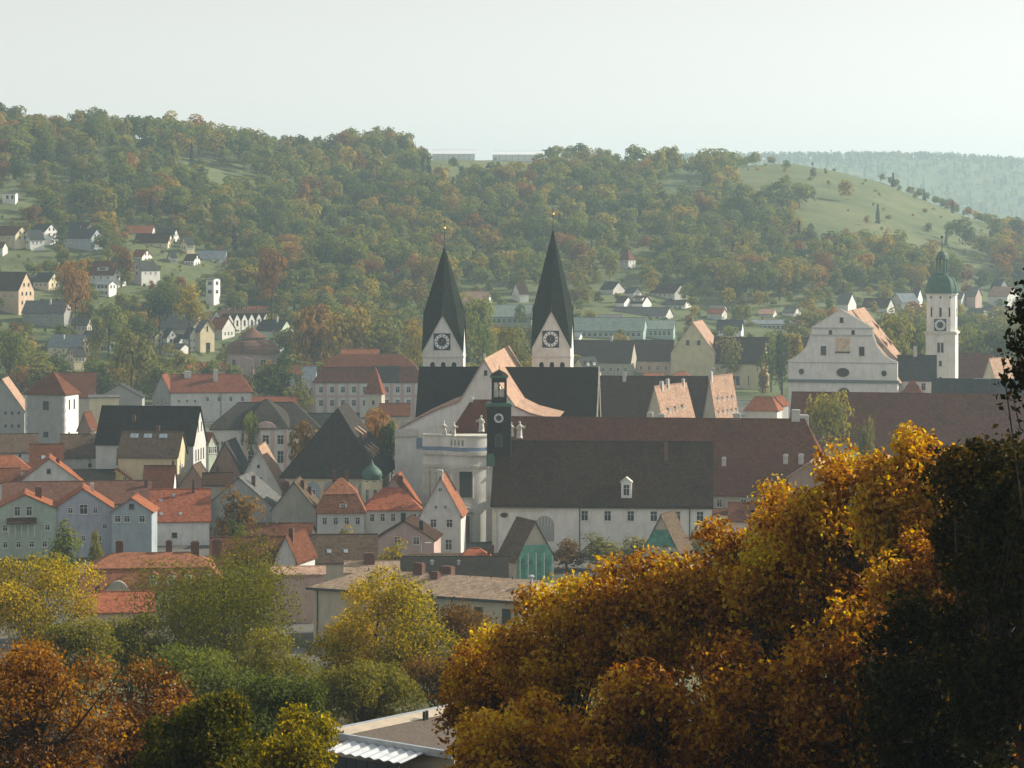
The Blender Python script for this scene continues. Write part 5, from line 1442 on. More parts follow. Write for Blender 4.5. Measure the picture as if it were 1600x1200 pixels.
for lb, xl, xc, xr, ye, yr, D, m_, th_, lo, hi in (('dark shingled gate roof with green builder netting before the arched gateway', 783, 806, 866, 872, 814, 492.0, 'R', R(24), 0.0, 0.34), ('second gable roof with green netting in its peak, among golden branches', 1002, 1064, 1076, 868, 804, 478.0, 'L', R(16), 0.2, 0.62)):
    h = B('netted_gable', lb, xl, xc, xr, ye, yr, D=D, dep=8, rg='B', m=m_, roof='umber', wall='sand', theta=th_, cat='building')
    z_ = lambda f: h.ze + f * (h.zr - h.ze)
    w_ = lambda f: h.a / 2 * (1 - f) * 0.92
    pts = [(-w_(lo), z_(lo)), (w_(lo), z_(lo)), (w_(hi), z_(hi)), (-w_(hi), z_(hi))]
    if lo == 0: pts = [(-h.a * .46, 0.3), (h.a * .46, 0.3)] + pts[1:] + [(-w_(lo), z_(lo))]
    MB().prism_y(pts, -0.4, -0.25).obj('netting', NET, h.root, (0, -h.b / 2, 0))
    for i in range(5):
        x = -h.a * .42 + i * h.a * .21
        MB().tube((x, -0.5, 0), (x, -0.5, h.ze + (0.2 if i in (0, 4) else 0.8)), 0.05, 0.05, 5).obj('scaffold_pole', M_METAL, h.root, (0, -h.b / 2, 0))
def lamp():
    p = P(658, 851, 505.0); zg = 0.0
    b = MB(); b.tube((0, 0, -0.3), (0, 0, p.z), 0.09, 0.06, 7); b.tube((0, 0, p.z), (0.9, 0, p.z + 0.35), 0.05, 0.05, 6)
    r = empty('street_lamp', (p.x, p.y, zg)); tag(r, 'thin grey street lamp with pale head beside the pink gabled house', 'street lamp')
    b.obj('pole', M_METAL, r)
    h = MB(); h.box(0.7, 1.9, -0.16, 0.16, p.z + 0.30, p.z + 0.42); h.obj('lamp_head', M_WHITE, r)
lamp()
B('small_house', 'cream walled garden house at the convent wing end', 1106, 1146, 1146, 803, 795, D=560, dep=8, roof='redbrown', wall='cream', win=[('F', 1, 1.6, 1.6, 1.4)])
B('small_house', 'pink plastered house behind the golden maple twigs', 1140, 1200, 1200, 812, 785, D=556, dep=8, roof='redbrown', wall='pink')
B('town_house', 'red roofed gable house half buried in golden leaves', 1232, 1300, 1304, 745, 722, D=560, dep=14, rg='B', roof='pinktile', wall='brick', theta=R(6))
B('town_house', 'pale green tin roofed house between monastery roof and golden maple', 1292, 1334, 1337, 765, 694, D=585, dep=20, roof='greenroof', wall='palegreen')

# ------------------------------------------------------------------ hillside quarter on the left slope
G = 'houses on the hillside'
def HH(label, xl, xc, xr, ye, yr, yb, dep, wall, roof, win='auto', **kw):
    if win == 'auto':
        win = [('S', 2, -1.0, 0.9, 1.2, 0.2, 0.8, 'd'), ('S', 2, 1.8, 0.9, 1.3, 0.15, 0.85, 'd'), ('F', 3, 1.8, 1.0, 1.3)]
    return B('hillside_house', label, xl, xc, xr, ye, yr, yb=yb, dep=dep, wall=wall, roof=roof, win=win, group=G, **kw)
def G_(label, xl, xr, ye, yr, yb, wall, roof, win=None, **kw):
    """gable front facing the eye"""
    D = hit((xl + xr) / 2, yb); th = R(56)
    w = [('S', 2, 1.6, 0.9, 1.3, 0.15, 0.85, 'd'), ('S', 1, -0.8, 0.8, 1.0, 0.38, 0.62, 'd')] if win is None else [('S',) + q[1:] for q in win]
    return B('hillside_house', label, xl - 9, xl, xr, ye, yr, D=D, dep=(xr - xl) * D / F / math.sin(th), theta=th, rg='A', m='L', wall=wall, roof=roof, win=w, group=G, **kw)
HH('cream gabled house with mossy roof, highest row, at the frame edge', -14, 24, 45, 366, 353, 391, 9, 'cream', 'redbrown')
HH('small white gabled house tucked below the dark roof, highest row', 36, 47, 69, 373, 359, 394, 9, 'bright', 'darkgrey')
HH('tall white gable with dark roof, highest row', 48, 70, 91, 361, 349, 384, 9, 'bright', 'darkgrey')
HH('long pale blue walled house with white gable and dark roof', 101, 142, 161, 371, 357, 394, 9.5, 'blue', 'darkgrey', chim=[(0.35, 0, 1.4, 0.7)])
HH('cream peak behind the pale blue walled house', 95, 134, 151, 358, 347, 374, 9, 'cream', 'darkgrey')
HH('white house with red brown roof, wide dormer and balconies', 138, 178, 197, 428, 408, 452, 10, 'bright', 'redbrown', dorm=[('F', 0.5, 0.25, dict(kind='shed', w=6, hh=1.8))], chim=[(0.55, 0, 1.5, 0.7)])
B('hillside_house', 'white stacked balcony block below the red brown roof', 150, 170, 182, 444, 439, yb=466, dep=8, wall='bright', roof='bluegrey', group=G, win=[('F', 3, 1.2, 1.6, 1.6), ('S', 2, 1.2, 1.6, 1.6), ('F', 3, 4.0, 1.6, 1.6)])
HH('house with dark red gable boards and white ground floor', 200, 221, 250, 421, 408, 448, 10, 'white', 'darkgrey')
HH('orange roofed house with two pale gables, highest row', 195, 237, 243, 363, 352, 372, 9, 'bright', 'orange', win=[('F', 3, 1.2, 0.9, 1.1)])
HH('long brown roof with small cream gable below the orange roofed house', 210, 262, 271, 378, 365, 390, 9, 'cream', 'brown')
HH('dark roofed house with white gable at the end of the highest row', 243, 270, 280, 370, 357, 380, 9, 'bright', 'darkgrey')
HH('small white house with red roof above the dark hedge', 205, 222, 238, 400, 390, 409, 9, 'bright', 'red')
HH('narrow pale gable among trees, right of the highest row', 282, 292, 304, 381, 370, 397, 8, 'cream', 'darkgrey')
HH('grey roofed bungalow half hidden by trees', 307, 350, 357, 403, 391, 413, 9, 'bright', 'bluegrey', win=[('F', 3, 1.2, 1.2, 1.1)])
HH('white gable showing through the orchard trees', 262, 268, 276, 402, 393, 412, 8, 'bright', 'darkgrey')
HH('brown roofed white cottage beside the orchard', 288, 303, 313, 406, 397, 417, 8, 'bright', 'brown')
HH('tall rosy beige house with steep dark roof at the frame edge', -14, 29, 53, 452, 425, 494, 11, 'peach', 'brown', win=[('S', 3, 2.0, 1.0, 1.5, 0.1, 0.9, 'd'), ('S', 2, -2.0, 1.0, 1.5, 0.2, 0.8, 'd'), ('S', 3, 6.0, 1.0, 1.5, 0.1, 0.9, 'd'), ('F', 3, 3, 1.0, 1.5)])
HH('white gable peeping out behind the tall rosy beige house', 30, 44, 59, 442, 429, 452, 9, 'bright', 'darkgrey')
HH('cream gabled house with grey roof behind the orange tree', 52, 76, 94, 439, 426, 457, 9, 'cream', 'darkgrey')
HH('long grey white house with slate roof and plain white gable', 35, 100, 114, 488, 470, 516, 10, 'grey', 'grey', win=[('F', 4, 2.4, 1.0, 1.3)], chim=[(0.6, -0.3, 2.2, 0.8, M_CHIMW)])
HH('low beige house with dark roof beside the grey white house', 112, 136, 144, 507, 496, 524, 9, 'sand', 'darkgrey')
HH('pale yellow gabled house with blue grey roof low on the slope', 75, 124, 142, 541, 523, 568, 10, 'cream', 'bluegrey', chim=[(0.4, -0.4, 1.8, 0.7, M_CHIMW)])
HH('house with solar panels on its dark roof', 128, 174, 187, 530, 517, 546, 10, 'bright', 'darkgrey', win=[('F', 3, 1.3, 1.0, 1.2)])
G_('white gable in front of the solar roof', 156, 168, 538, 529, 549, 'bright', 'darkgrey')
G_('pale blue gable next to the solar roof', 169, 187, 535, 523, 549, 'blue', 'darkgrey')
G_('white gable between garden trees below the solar roof', 188, 204, 536, 526, 548, 'bright', 'darkgrey')
HH('big grey roof behind the row of small gables', 245, 300, 322, 513, 492, 535, 13, 'sand', 'grey', win=())
G_('pale yellow gable, first in the row of small gables', 242, 260, 526, 512, 540, 'cream', 'darkgrey')
G_('grey white gable, second in the row of small gables', 261, 279, 526, 513, 540, 'white', 'darkgrey')
G_('little white gable, third in the row of small gables', 280, 293, 533, 523, 543, 'bright', 'darkgrey')
G_('white gable, fourth in the row of small gables, three window rows', 294, 312, 527, 512, 552, 'bright', 'darkgrey', win=[('F', 3, 1.4, 0.8, 1.1), ('F', 3, 4.6, 0.8, 1.1)])
G_('tall cream gable with a dark doorway at the end of the gable row', 313, 335, 517, 500, 553, 'cream', 'grey', win=[('F', 1, -1.0, 0.7, 2.4, 0.4, 0.6, 'd'), ('F', 1, 7.2, 2.0, 4.0, 0.45, 0.65, 'd')])
HH('red roofed house with grey green side and white gable end', 326, 347, 367, 513, 496, 532, 12, 'white', 'red', win=[('S', 3, 2.4, 0.9, 1.2, 0.1, 0.9, 'd')])
HH('flat roofed white bungalow in the bushes below the gable row', 246, 282, 297, 544, 537, 558, 9, 'white', 'darkgrey', win=[('F', 3, 1.2, 1.4, 1.2)])
_h = B('hillside_house', 'long brown roofed terrace with seven white street gables', 350, 352, 432, 506, 485, yb=522, dep=12, m='R', theta=R(40), wall='bright', roof='brown', group=G, win=[('F', 7, 2.6, 1.2, 1.6, 0, 1)], chim=[(0.2, 0, 1.6, 0.8), (0.35, 0, 1.6, 0.8), (0.6, 0, 1.6, 0.8), (0.8, 0, 1.6, 0.8)])
for i in range(7):
    x = ((i + .5) / 7 - .5) * _h.a; w = _h.a / 7 * 0.40
    g = MB().prism_y([(-w, -4.2), (w, -4.2), (w, 1.6), (0, 4.2), (-w, 1.6)], -0.8, 3.2).obj('street_gable', W('bright'), _h.root, (x, -_h.b/2, _h.ze))
    MB().add([(-w - .3, -1, 1.4), (0, -1, 4.5), (w + .3, -1, 1.4), (-w - .3, 4, 1.4), (0, 4, 4.5), (w + .3, 4, 1.4)], [(0, 1, 4, 3), (1, 2, 5, 4)]).obj('gable_roof', T('brown'), g)
    window(g, (0, -0.81, 0.2), 0, -1, 1.0, 2.4, 'd')
HH('grey house with rosy gable at the foot of the wood', 400, 438, 458, 516, 500, 554, 11, 'palegreen', 'darkgrey', win=[('S', 3, 3.2, 0.9, 1.4, 0.15, 0.85), ('S', 3, 7.0, 0.9, 1.4, 0.15, 0.85)], chim=[(0.66, -0.2, 2.2, 0.8, M_CHIMW)])
HH('small red roofed houses end above the seven gable terrace', 366, 425, 431, 486, 478, 494, 9, 'bright', 'red', win=())
B('hillside_house', 'white cube house high in the wood at the frame edge', 4, 24, 28, 302, 300.5, yb=320, dep=9, wall='bright', roof='grey', group=G, win=[('F', 2, 2.0, 1.2, 1.8, 0.2, 0.95, 'd')], o=0.2)
B('hillside_house', 'slim white modern house with stacked balconies among trees', 322, 334, 344, 436, 434, yb=478, dep=7, wall='bright', roof='grey', group=G, win=[('F', 1, 2.0, 2.2, 1.8), ('S', 1, 2.0, 3.0, 1.8), ('F', 1, 6.0, 2.2, 1.8), ('S', 1, 6.0, 3.0, 1.8)], o=0.5)
B('hillside_house', 'cream cottage hidden in trees at the frame edge', -10, 4, 12, 386, 378, yb=402, dep=8, wall='white', roof='brown', group=G, win=[])
HH('white lower house peeking between trees at the frame edge', -6, 12, 24, 556, 546, 572, 9, 'bright', 'darkgrey')
HH('yellowish gable between the lower valley trees', 104, 116, 134, 556, 543, 578, 9, 'cream', 'darkgrey')
# ------------------------------------------------------------------ far side of the valley
G2 = 'houses across the valley'
def V_(label, xl, xc, xr, ye, yr, yb, dep, wall, roof, win=(), nm='valley_house', **kw):
    return B(nm, label, xl, xc, xr, ye, yr, yb=yb, dep=dep, wall=wall, roof=roof, win=win, group=G2, **kw)
V_('long green walled school with flat pitched roof and lit cream end', 880, 1005, 1012, 516, 496, 534, 14, 'schoolgreen', 'greenroof', [('F', 14, 2.0, 1.6, 1.8, 0.02, 0.98)], nm='school')
V_('lower green school block beside the longer one', 1010, 1052, 1055, 513, 500, 533, 12, 'schoolgreen', 'greenroof', [('F', 5, 2.2, 1.4, 2.2)], nm='school')
V_('green school hall between the two cathedral towers', 762, 830, 833, 494, 476, 512, 14, 'schoolgreen', 'greenroof', [('F', 7, 2.2, 1.6, 1.8)], nm='school')
V_('pale roofed annex beside the right cathedral tower', 893, 905, 910, 526, 519, 534, 9, 'bright', 'bluegrey')
V_('house with faded orange roof by the left spire', 720, 762, 768, 470, 455, 482, 11, 'white', 'pinktile', [('F', 3, 1.4, 1.0, 1.2)])
V_('slim white gable with brown roof left of the right spire', 800, 812, 826, 458, 442, 474, 10, 'bright', 'brown', [('S', 2, 1.5, 0.9, 1.2)])
V_('villa with pyramid red roof alone in the hillside wood', 966, 982, 993, 404, 389, 421, 9, 'white', 'redbrown', [('F', 2, 1.8, 0.9, 1.2), ('S', 2, 1.8, 0.9, 1.2)], hip=(3.5, 3.5))
V_('dark roofed house with white verge above the twin gables', 938, 958, 976, 451, 440, 461, 10, 'white', 'darkgrey')
V_('small dark house with white verge behind the twin gables', 976, 990, 1002, 457, 449, 466, 9, 'white', 'darkgrey')
V_('cream gable, left of the twin gabled house pair', 962, 975, 988, 472, 463, 482, 9, 'bright', 'brown')
V_('white twin gable house with pale dormer', 986, 1004, 1018, 473, 462, 482, 10, 'bright', 'brown', dorm=[('F', 0.5, 0.2, dict(kind='shed', w=5, hh=1.6))])
V_('long brown roofed house right of the twin gables', 1016, 1054, 1074, 457, 444, 470, 10, 'white', 'brown', [('F', 4, 1.6, 1.0, 1.3)])
V_('white balconied house in front of the long brown roof', 1036, 1068, 1080, 476, 469, 484, 9, 'bright', 'darkgrey', [('F', 4, 1.4, 1.4, 1.2)])
V_('grey roofed terrace with little dormers above the school', 955, 1040, 1052, 492, 480, 500, 10, 'white', 'grey', [('F', 6, 1.2, 1.2, 1.0)])
V_('white roofed hall strip above the school roof', 930, 972, 972, 496, 491, 502, 9, 'bright', 'grey')
V_('white block with dark mansard and balcony row', 1120, 1158, 1162, 515, 500, 530, 10, 'bright', 'darkgrey', [('F', 5, 1.2, 1.0, 1.2)])
V_('small house with orange roof and dark bay above the white block', 1105, 1128, 1136, 489, 482, 502, 9, 'white', 'red')
V_('long low school wing with ribbon windows', 1150, 1262, 1264, 506, 500, 520, 12, 'white', 'bluegrey', [('F', 16, 2.0, 1.4, 2.0, 0.02, 0.98)], nm='school')
V_('pale bungalow left under the autumn trees', 1108, 1130, 1136, 483, 477, 490, 9, 'sand', 'grey')
V_('white roofed bungalow under the autumn trees', 1222, 1240, 1252, 488, 480, 496, 9, 'bright', 'grey')
V_('cottage with faded roof near the scrolled church', 1186, 1208, 1214, 490, 482, 498, 9, 'white', 'pinktile')
V_('white narrow gable on the slope left of the scrolled church apex', 1306, 1325, 1338, 474, 458, 488, 10, 'bright', 'grey')
V_('brown roofed hall with white porch behind the scrolled church', 1346, 1386, 1398, 480, 466, 492, 11, 'white', 'brown')
V_('big white house with skylit grey roof behind the church roof', 1390, 1410, 1436, 472, 458, 488, 13, 'bright', 'bluegrey', [('S', 4, 2.0, 1.0, 1.4), ('F', 2, 2, 1.0, 1.4)])
V_('tall narrow white gable beside the copper domed tower', 1424, 1433, 1442, 466, 450, 484, 9, 'bright', 'darkgrey')
V_('grey roofed house behind the copper domed tower', 1494, 1502, 1510, 466, 456, 480, 10, 'white', 'grey')
V_('dark house with rosy chimney stack right of the dome', 1510, 1524, 1534, 462, 449, 482, 10, 'pink', 'grey')
V_('grey pyramid roof on the right hillside', 1548, 1562, 1576, 449, 436, 460, 9, 'grey', 'darkgrey')
V_('large grey house with lit rosy roof on the right slope', 1544, 1574, 1592, 462, 448, 484, 12, 'bright', 'pinktile', [('S', 3, 2.4, 1.0, 1.4)])
V_('white and pink terrace at the frame edge', 1530, 1550, 1568, 488, 478, 502, 10, 'pink', 'grey', [('S', 2, 2.0, 1.0, 1.4)])
V_('pale yellow block at the frame edge', 1568, 1574, 1592, 484, 480, 502, 9, 'cream', 'grey', [('S', 3, 2.0, 1.0, 1.4), ('S', 3, 5.0, 1.0, 1.4)])
V_('white terrace house below the pink one', 1506, 1530, 1548, 492, 482, 505, 10, 'bright', 'grey')
# greenhouses on the crest
def greenhouse(label, x0, x1, yt, yb, wallm):
    D = hit((x0 + x1) / 2, 249.5, 1500)
    D = min(D, 1875)
    p = P((x0 + x1) / 2, yb, D); zg = float(hz(p.x, p.y)); k = D / F
    root = empty('greenhouse', (p.x, p.y, zg)); tag(root, label, 'greenhouse', 'greenhouses on the crest')
    L = (x1 - x0) * k; hh = max(3.0, H - (yt - YH) * k - zg)
    MB().box(-L/2, L/2, -5, 5, -1.5, hh * 0.62).obj('wall', plain('greenhouse_glass', (0.82, 0.86, 0.88), 0.35, 0.4), root)
    link('roof', roof_mesh('roof', L, 10, hh * 0.62, hh, 'A', (0, 0), plain('greenhouse_roof', (0.82, 0.86, 0.88), 0.35, 0.4), o=0.2), root)
    for i in range(9): MB().box(-0.12, 0.12, -5.15, -5.003, 0, hh * 0.62).obj('post', M_METAL, root, ((i / 8 - .5) * L * .98, 0, 0))
greenhouse('long glass greenhouse on the hill crest, left one', 676, 742, 234, 244, None)
greenhouse('long pale greenhouse on the hill crest with white end', 770, 850, 236, 247, None)

# flat roofed pavilion below the viewpoint
def pavilion():
    ang = R(50)
    e0 = P(520, 1146, 165.0)                                  # left end of the shining far roof edge
    off = Matrix.Rotation(ang, 3, 'Z') @ Vector((-6.4, 6.35, 0))
    zg = float(hz(e0.x + 5, e0.y - 2))
    root = empty('flat_pavilion', (e0.x - off.x, e0.y - off.y, zg), ang)
    tag(root, 'flat gravel roofed pavilion with bright metal edge and corrugated canopy', 'building')
    z1 = e0.z - zg
    MB().box(-6, 6, -3.2, 6, -6, z1 - .3).obj('wall', W('beige'), root)
    gm = plain('roof_gravel', (0.17, 0.14, 0.115), 0.95, 0.05, 0, 0.6, 9.0)
    MB().box(-6.2, 6.2, -3.4, 6.2, z1 - .3, z1).obj('roof_deck', gm, root)
    MB().box(-6.4, 6.4, 6.2, 6.55, z1 - .35, z1 + .30).obj('roof_edge', M_METAL, root)
    MB().add([(-6.2, 6.195, z1 + .26), (6.2, 6.195, z1 + .26), (6.2, 5.3, z1 + .02), (-6.2, 5.3, z1 + .02)], [(0, 3, 2, 1)]).obj('edge_flashing', plain('tan_felt', (0.46, 0.38, 0.28), 0.5, 0.3), root)
    MB().box(-6.45, -6.2, -3.4, 6.19, z1 - .35, z1 + .08).obj('roof_edge', M_METAL, root)
    for x, y in ((0.5, 5.0), (0.85, 5.1)): MB().tube((x, y, z1), (x, y, z1 + .55), 0.11, 0.11, 8).obj('vent_pipe', M_DARKMETAL, root)
    c = MB(); n = 40; L = 6.2
    V = []
    for i in range(n + 1):
        y = -L / 2 + L * i / n
        zz = 0.055 * math.sin(i * math.pi / 2.5)
        V += [(-1.0, y, zz - 0.30), (1.0, y, zz), (-1.0, y, zz - .33), (1.0, y, zz - .03)]
    fs = []
    for i in range(n):
        a, b = 4 * i, 4 * i + 4
        fs += [(a, a + 1, b + 1, b), (a + 2, b + 2, b + 3, a + 3), (a, b, b + 2, a + 2)]
    c.add(V, fs).obj('corrugated_canopy', plain('pale_sheet', (0.70, 0.73, 0.74), 0.4, 0.4), root, (-7.5, 1.9, z1 - .25))
    for i in range(7): MB().box(-8.45, -8.35, -1.0 + i * 0.86, -1.0 + i * 0.86 + 0.8, -6, z1 - .8).obj('screen_board', plain('dark_board', (0.045, 0.05, 0.055), 0.7), root)
pavilion()

# ------------------------------------------------------------------ woods on the hills
def inpoly(px, py, poly):
    ins = False; n = len(poly); j = n - 1
    for i in range(n):
        xi, yi = poly[i]; xj, yj = poly[j]
        if (yi > py) != (yj > py) and px < (xj - xi) * (py - yi) / (yj - yi) + xi: ins = not ins
        j = i
    return ins
MEADOW = [
 [(1142, 272), (1225, 249), (1300, 262), (1335, 282), (1310, 302), (1215, 306), (1150, 300)],
 [(1028, 300), (1060, 276), (1096, 272), (1092, 300), (1062, 330), (1030, 335)],
 [(1236, 336), (1290, 316), (1345, 322), (1400, 342), (1470, 372), (1555, 415), (1560, 440), (1500, 428), (1420, 396), (1340, 378), (1255, 372)],
 [(965, 262), (965, 250), (1036, 250), (1036, 260)],
 [(295, 268), (335, 260), (400, 280), (410, 296), (350, 294)],
 [(672, 264), (672, 246), (852, 249), (852, 266)],
 [(1290, 262), (1380, 286), (1420, 306), (1500, 340), (1560, 362), (1540, 380), (1440, 345), (1350, 312)],
]
HOUSES = [(o.location.x, o.location.y) for o in bpy.data.objects if o.parent is None and o.type == 'EMPTY' and o.location.y > 980]
HX = np.array(HOUSES)

def colour_for(u, v, rng):
    r = rng.random()
    n = math.sin(u * 0.021 + v * 0.03) + math.sin(u * 0.055 - v * 0.041 + 1.0)
    if v > 430: t = (0.14, 0.46, 0.74, 0.87, 0.94, 0.98)
    else: t = (0.32, 0.66, 0.84, 0.92, 0.95, 0.99)
    r = min(0.999, max(0.0, r + 0.07 * n))
    for k, th in zip(('deep', 'green', 'olive', 'ochre', 'yellow', 'orange'), t):
        if r < th: return k
    return 'rust'

cand = []
rng = np.random.default_rng(11)
CELL = 13.0
Yv = 1010.0
while Yv < 2060:
    half = 0.205 * Yv + 30
    Xv = -half
    while Xv < half:
        x = Xv + rng.uniform(-4.2, 4.2); y = Yv + rng.uniform(-4.2, 4.2)
        Xv += CELL
        u = CX + F * x / y
        zc = float(hz(x, y))
        if zc < 2.5 and rng.random() < 0.55: continue
        Dc = float(np.interp(u, _cu, _cd))
        if y > Dc + 60: continue
        v = YH + F * (H - zc) / y
        if any(inpoly(u, v, m) or inpoly(u, v - 16, m) for m in MEADOW) or inpoly(u, v - 30, MEADOW[5]):
            if rng.random() < 0.86: continue
            small = True
        else: small = False
        dd = np.hypot(HX[:, 0] - x, (HX[:, 1] - y))
        if dd.min() < 9.5: continue
        if 870 < u < 1290 and y < 1235 and rng.random() < 0.85: continue
        # keep the lines of sight to the house fronts clear
        ux = CX + F * HX[:, 0] / HX[:, 1]
        front = (np.abs(ux - u) < (27 if u < 480 else 22)) & (HX[:, 1] > y) & (HX[:, 1] - y < (85 if u < 480 else 75))
        if front.any() and rng.random() < 0.95: continue
        near_h = dd.min() < 26
        s = rng.uniform(0.75, 1.25) + 0.55 * max(0.0, math.sin(x * 0.031 + 1) * math.sin(y * 0.027)) + (0.35 if rng.random() < 0.12 else 0)
        if u > 640 and y > Dc - 110: s *= 0.55
        if small: s = rng.choice((0.22, 0.3, 0.4, 0.65)) * rng.uniform(0.8, 1.2)
        elif near_h: s = rng.uniform(0.4, 0.8)
        if 668 < u < 856 and v < 268: s *= 0.35
        mk = colour_for(u, v, rng)
        fir = rng.random() < (0.10 if v < 420 else 0.04) and mk in ('deep', 'green')
        if fir: s = min(s, 0.95)
        cand.append((x, y, zc, s, mk, fir, small, u))
    Yv += CELL * 0.92
# gardens between the hillside houses: shrubs and small trees
for i in range(1700):
    y = rng.uniform(1030, 1420); u = rng.uniform(-30, 475) if i % 3 else rng.uniform(900, 1620)
    x = (u - CX) * y / F; zc = float(hz(x, y))
    if 880 < u < 1290 and y < 1150: continue
    dd = np.hypot(HX[:, 0] - x, (HX[:, 1] - y))
    if dd.min() < 8.5 or dd.min() > 55: continue
    ux = CX + F * HX[:, 0] / HX[:, 1]
    fr = (np.abs(ux - u) < 22) & (HX[:, 1] > y) & (HX[:, 1] - y < 60)
    if fr.any() and rng.random() < 0.6: continue
    s = rng.uniform(0.14, 0.24) if fr.any() else rng.uniform(0.3, 0.8)
    cand.append((x, y, zc, s, colour_for(u, 500, rng), False, True, u))
rng.shuffle(cand)
# the 300 that show largest stay single trees, the rest becomes the wood
vis = [c for c in cand if -10 < float(c[7]) < 1610]
vis.sort(key=lambda c: -float(c[3]) / float(c[1]))
single = vis[:290]
ids = set(id(c) for c in single)
LBL = {'deep': 'dark green broadleaf tree standing in the hillside wood', 'green': 'green broadleaf tree standing in the hillside wood', 'olive': 'olive green tree turning colour in the hillside wood', 'ochre': 'ochre brown autumn tree in the hillside wood',
       'yellow': 'bright yellow autumn tree in the hillside wood', 'orange': 'orange autumn tree in the hillside wood', 'rust': 'rust red autumn tree in the hillside wood'}
for c in single:
    x, y, zc, s, mk, fir = float(c[0]), float(c[1]), float(c[2]), float(c[3]), str(c[4]), c[5] in (True, 'True')
    if fir: far_tree(x, y, zc, s, random.choice((9, 10, 11)), 'fir', 'dark conifer standing in the hillside wood', 'single trees of the hillside wood', 'conifer_tree')
    else: far_tree(x, y, zc, s, random.randrange(9), mk, LBL[mk], 'single trees of the hillside wood', zs=random.uniform(0.85, 1.1))
KEYS = ['deep', 'green', 'olive', 'ochre', 'yellow', 'orange', 'rust', 'fir']
VV, QQ, TT, MM = [], [], [], []
off = 0
for c in cand:
    if id(c) in ids: continue
    x, y, zc, s, mk, fir = float(c[0]), float(c[1]), float(c[2]), float(c[3]), str(c[4]), c[5] in (True, 'True')
    kd, (V, Q, ti) = LOWV[8 + rng.integers(0, 2)] if fir else LOWV[rng.integers(0, 8)]
    a = rng.uniform(0, 6.28); ca, sa = math.cos(a), math.sin(a)
    X = V[:, 0] * ca - V[:, 1] * sa; Y_ = V[:, 0] * sa + V[:, 1] * ca
    VV.append(np.stack([X * s + x, Y_ * s + y, V[:, 2] * s + zc], 1)); QQ.append(Q + off); TT.append(np.clip(ti + rng.normal() * 0.08, 0, 1)); off += len(V)
    MM.append(np.full(len(Q), KEYS.index('fir' if fir else mk)))
wood = link('hillside_wood', mesh_np('hillside_wood', np.vstack(VV), np.vstack(QQ), [L_[k] for k in KEYS], np.concatenate(MM), np.concatenate(TT)))
tag(wood, 'dense autumn wood covering the hillside behind the town', 'wood', None, 'stuff')
# far ridge wood beyond the valley
VV, QQ, TT, MM = [], [], [], []; off = 0
for i in range(3400):
    y = rng.uniform(4300, 5750); x = rng.uniform(0.06, 0.26) * y
    if i > 2500: y = rng.uniform(5500, 5760); x = rng.uniform(0.05, 0.26) * y
    zc = float(hz(x, y)); s = rng.uniform(0.9, 1.5)
    fir = rng.random() < 0.4
    V, Q, ti = LOWV[8 + i % 2][1] if fir else LOWV[i % 8][1]
    sel = rng.choice(len(Q), 50, replace=False)
    Vs = V.reshape(-1, 4, 3)[sel]
    cen = Vs.mean(1, keepdims=True); Vs = cen + (Vs - cen) * 1.7
    Vs = Vs.reshape(-1, 3)
    VV.append(Vs * s * (np.array([1, 1, 0.8])) + np.array([x, y, zc])); QQ.append(np.arange(len(Vs)).reshape(-1, 4) + off); off += len(Vs); TT.append(ti[sel])
    MM.append(np.full(50, KEYS.index('fir' if fir else ('deep' if i % 3 else 'olive'))))
fw = link('far_ridge_wood', mesh_np('far_ridge_wood', np.vstack(VV), np.vstack(QQ), [L_[k] for k in KEYS], np.concatenate(MM), np.concatenate(TT)))
tag(fw, 'hazy blue wood on the far ridge beyond the valley', 'wood', None, 'stuff')
del VV, QQ, TT, MM

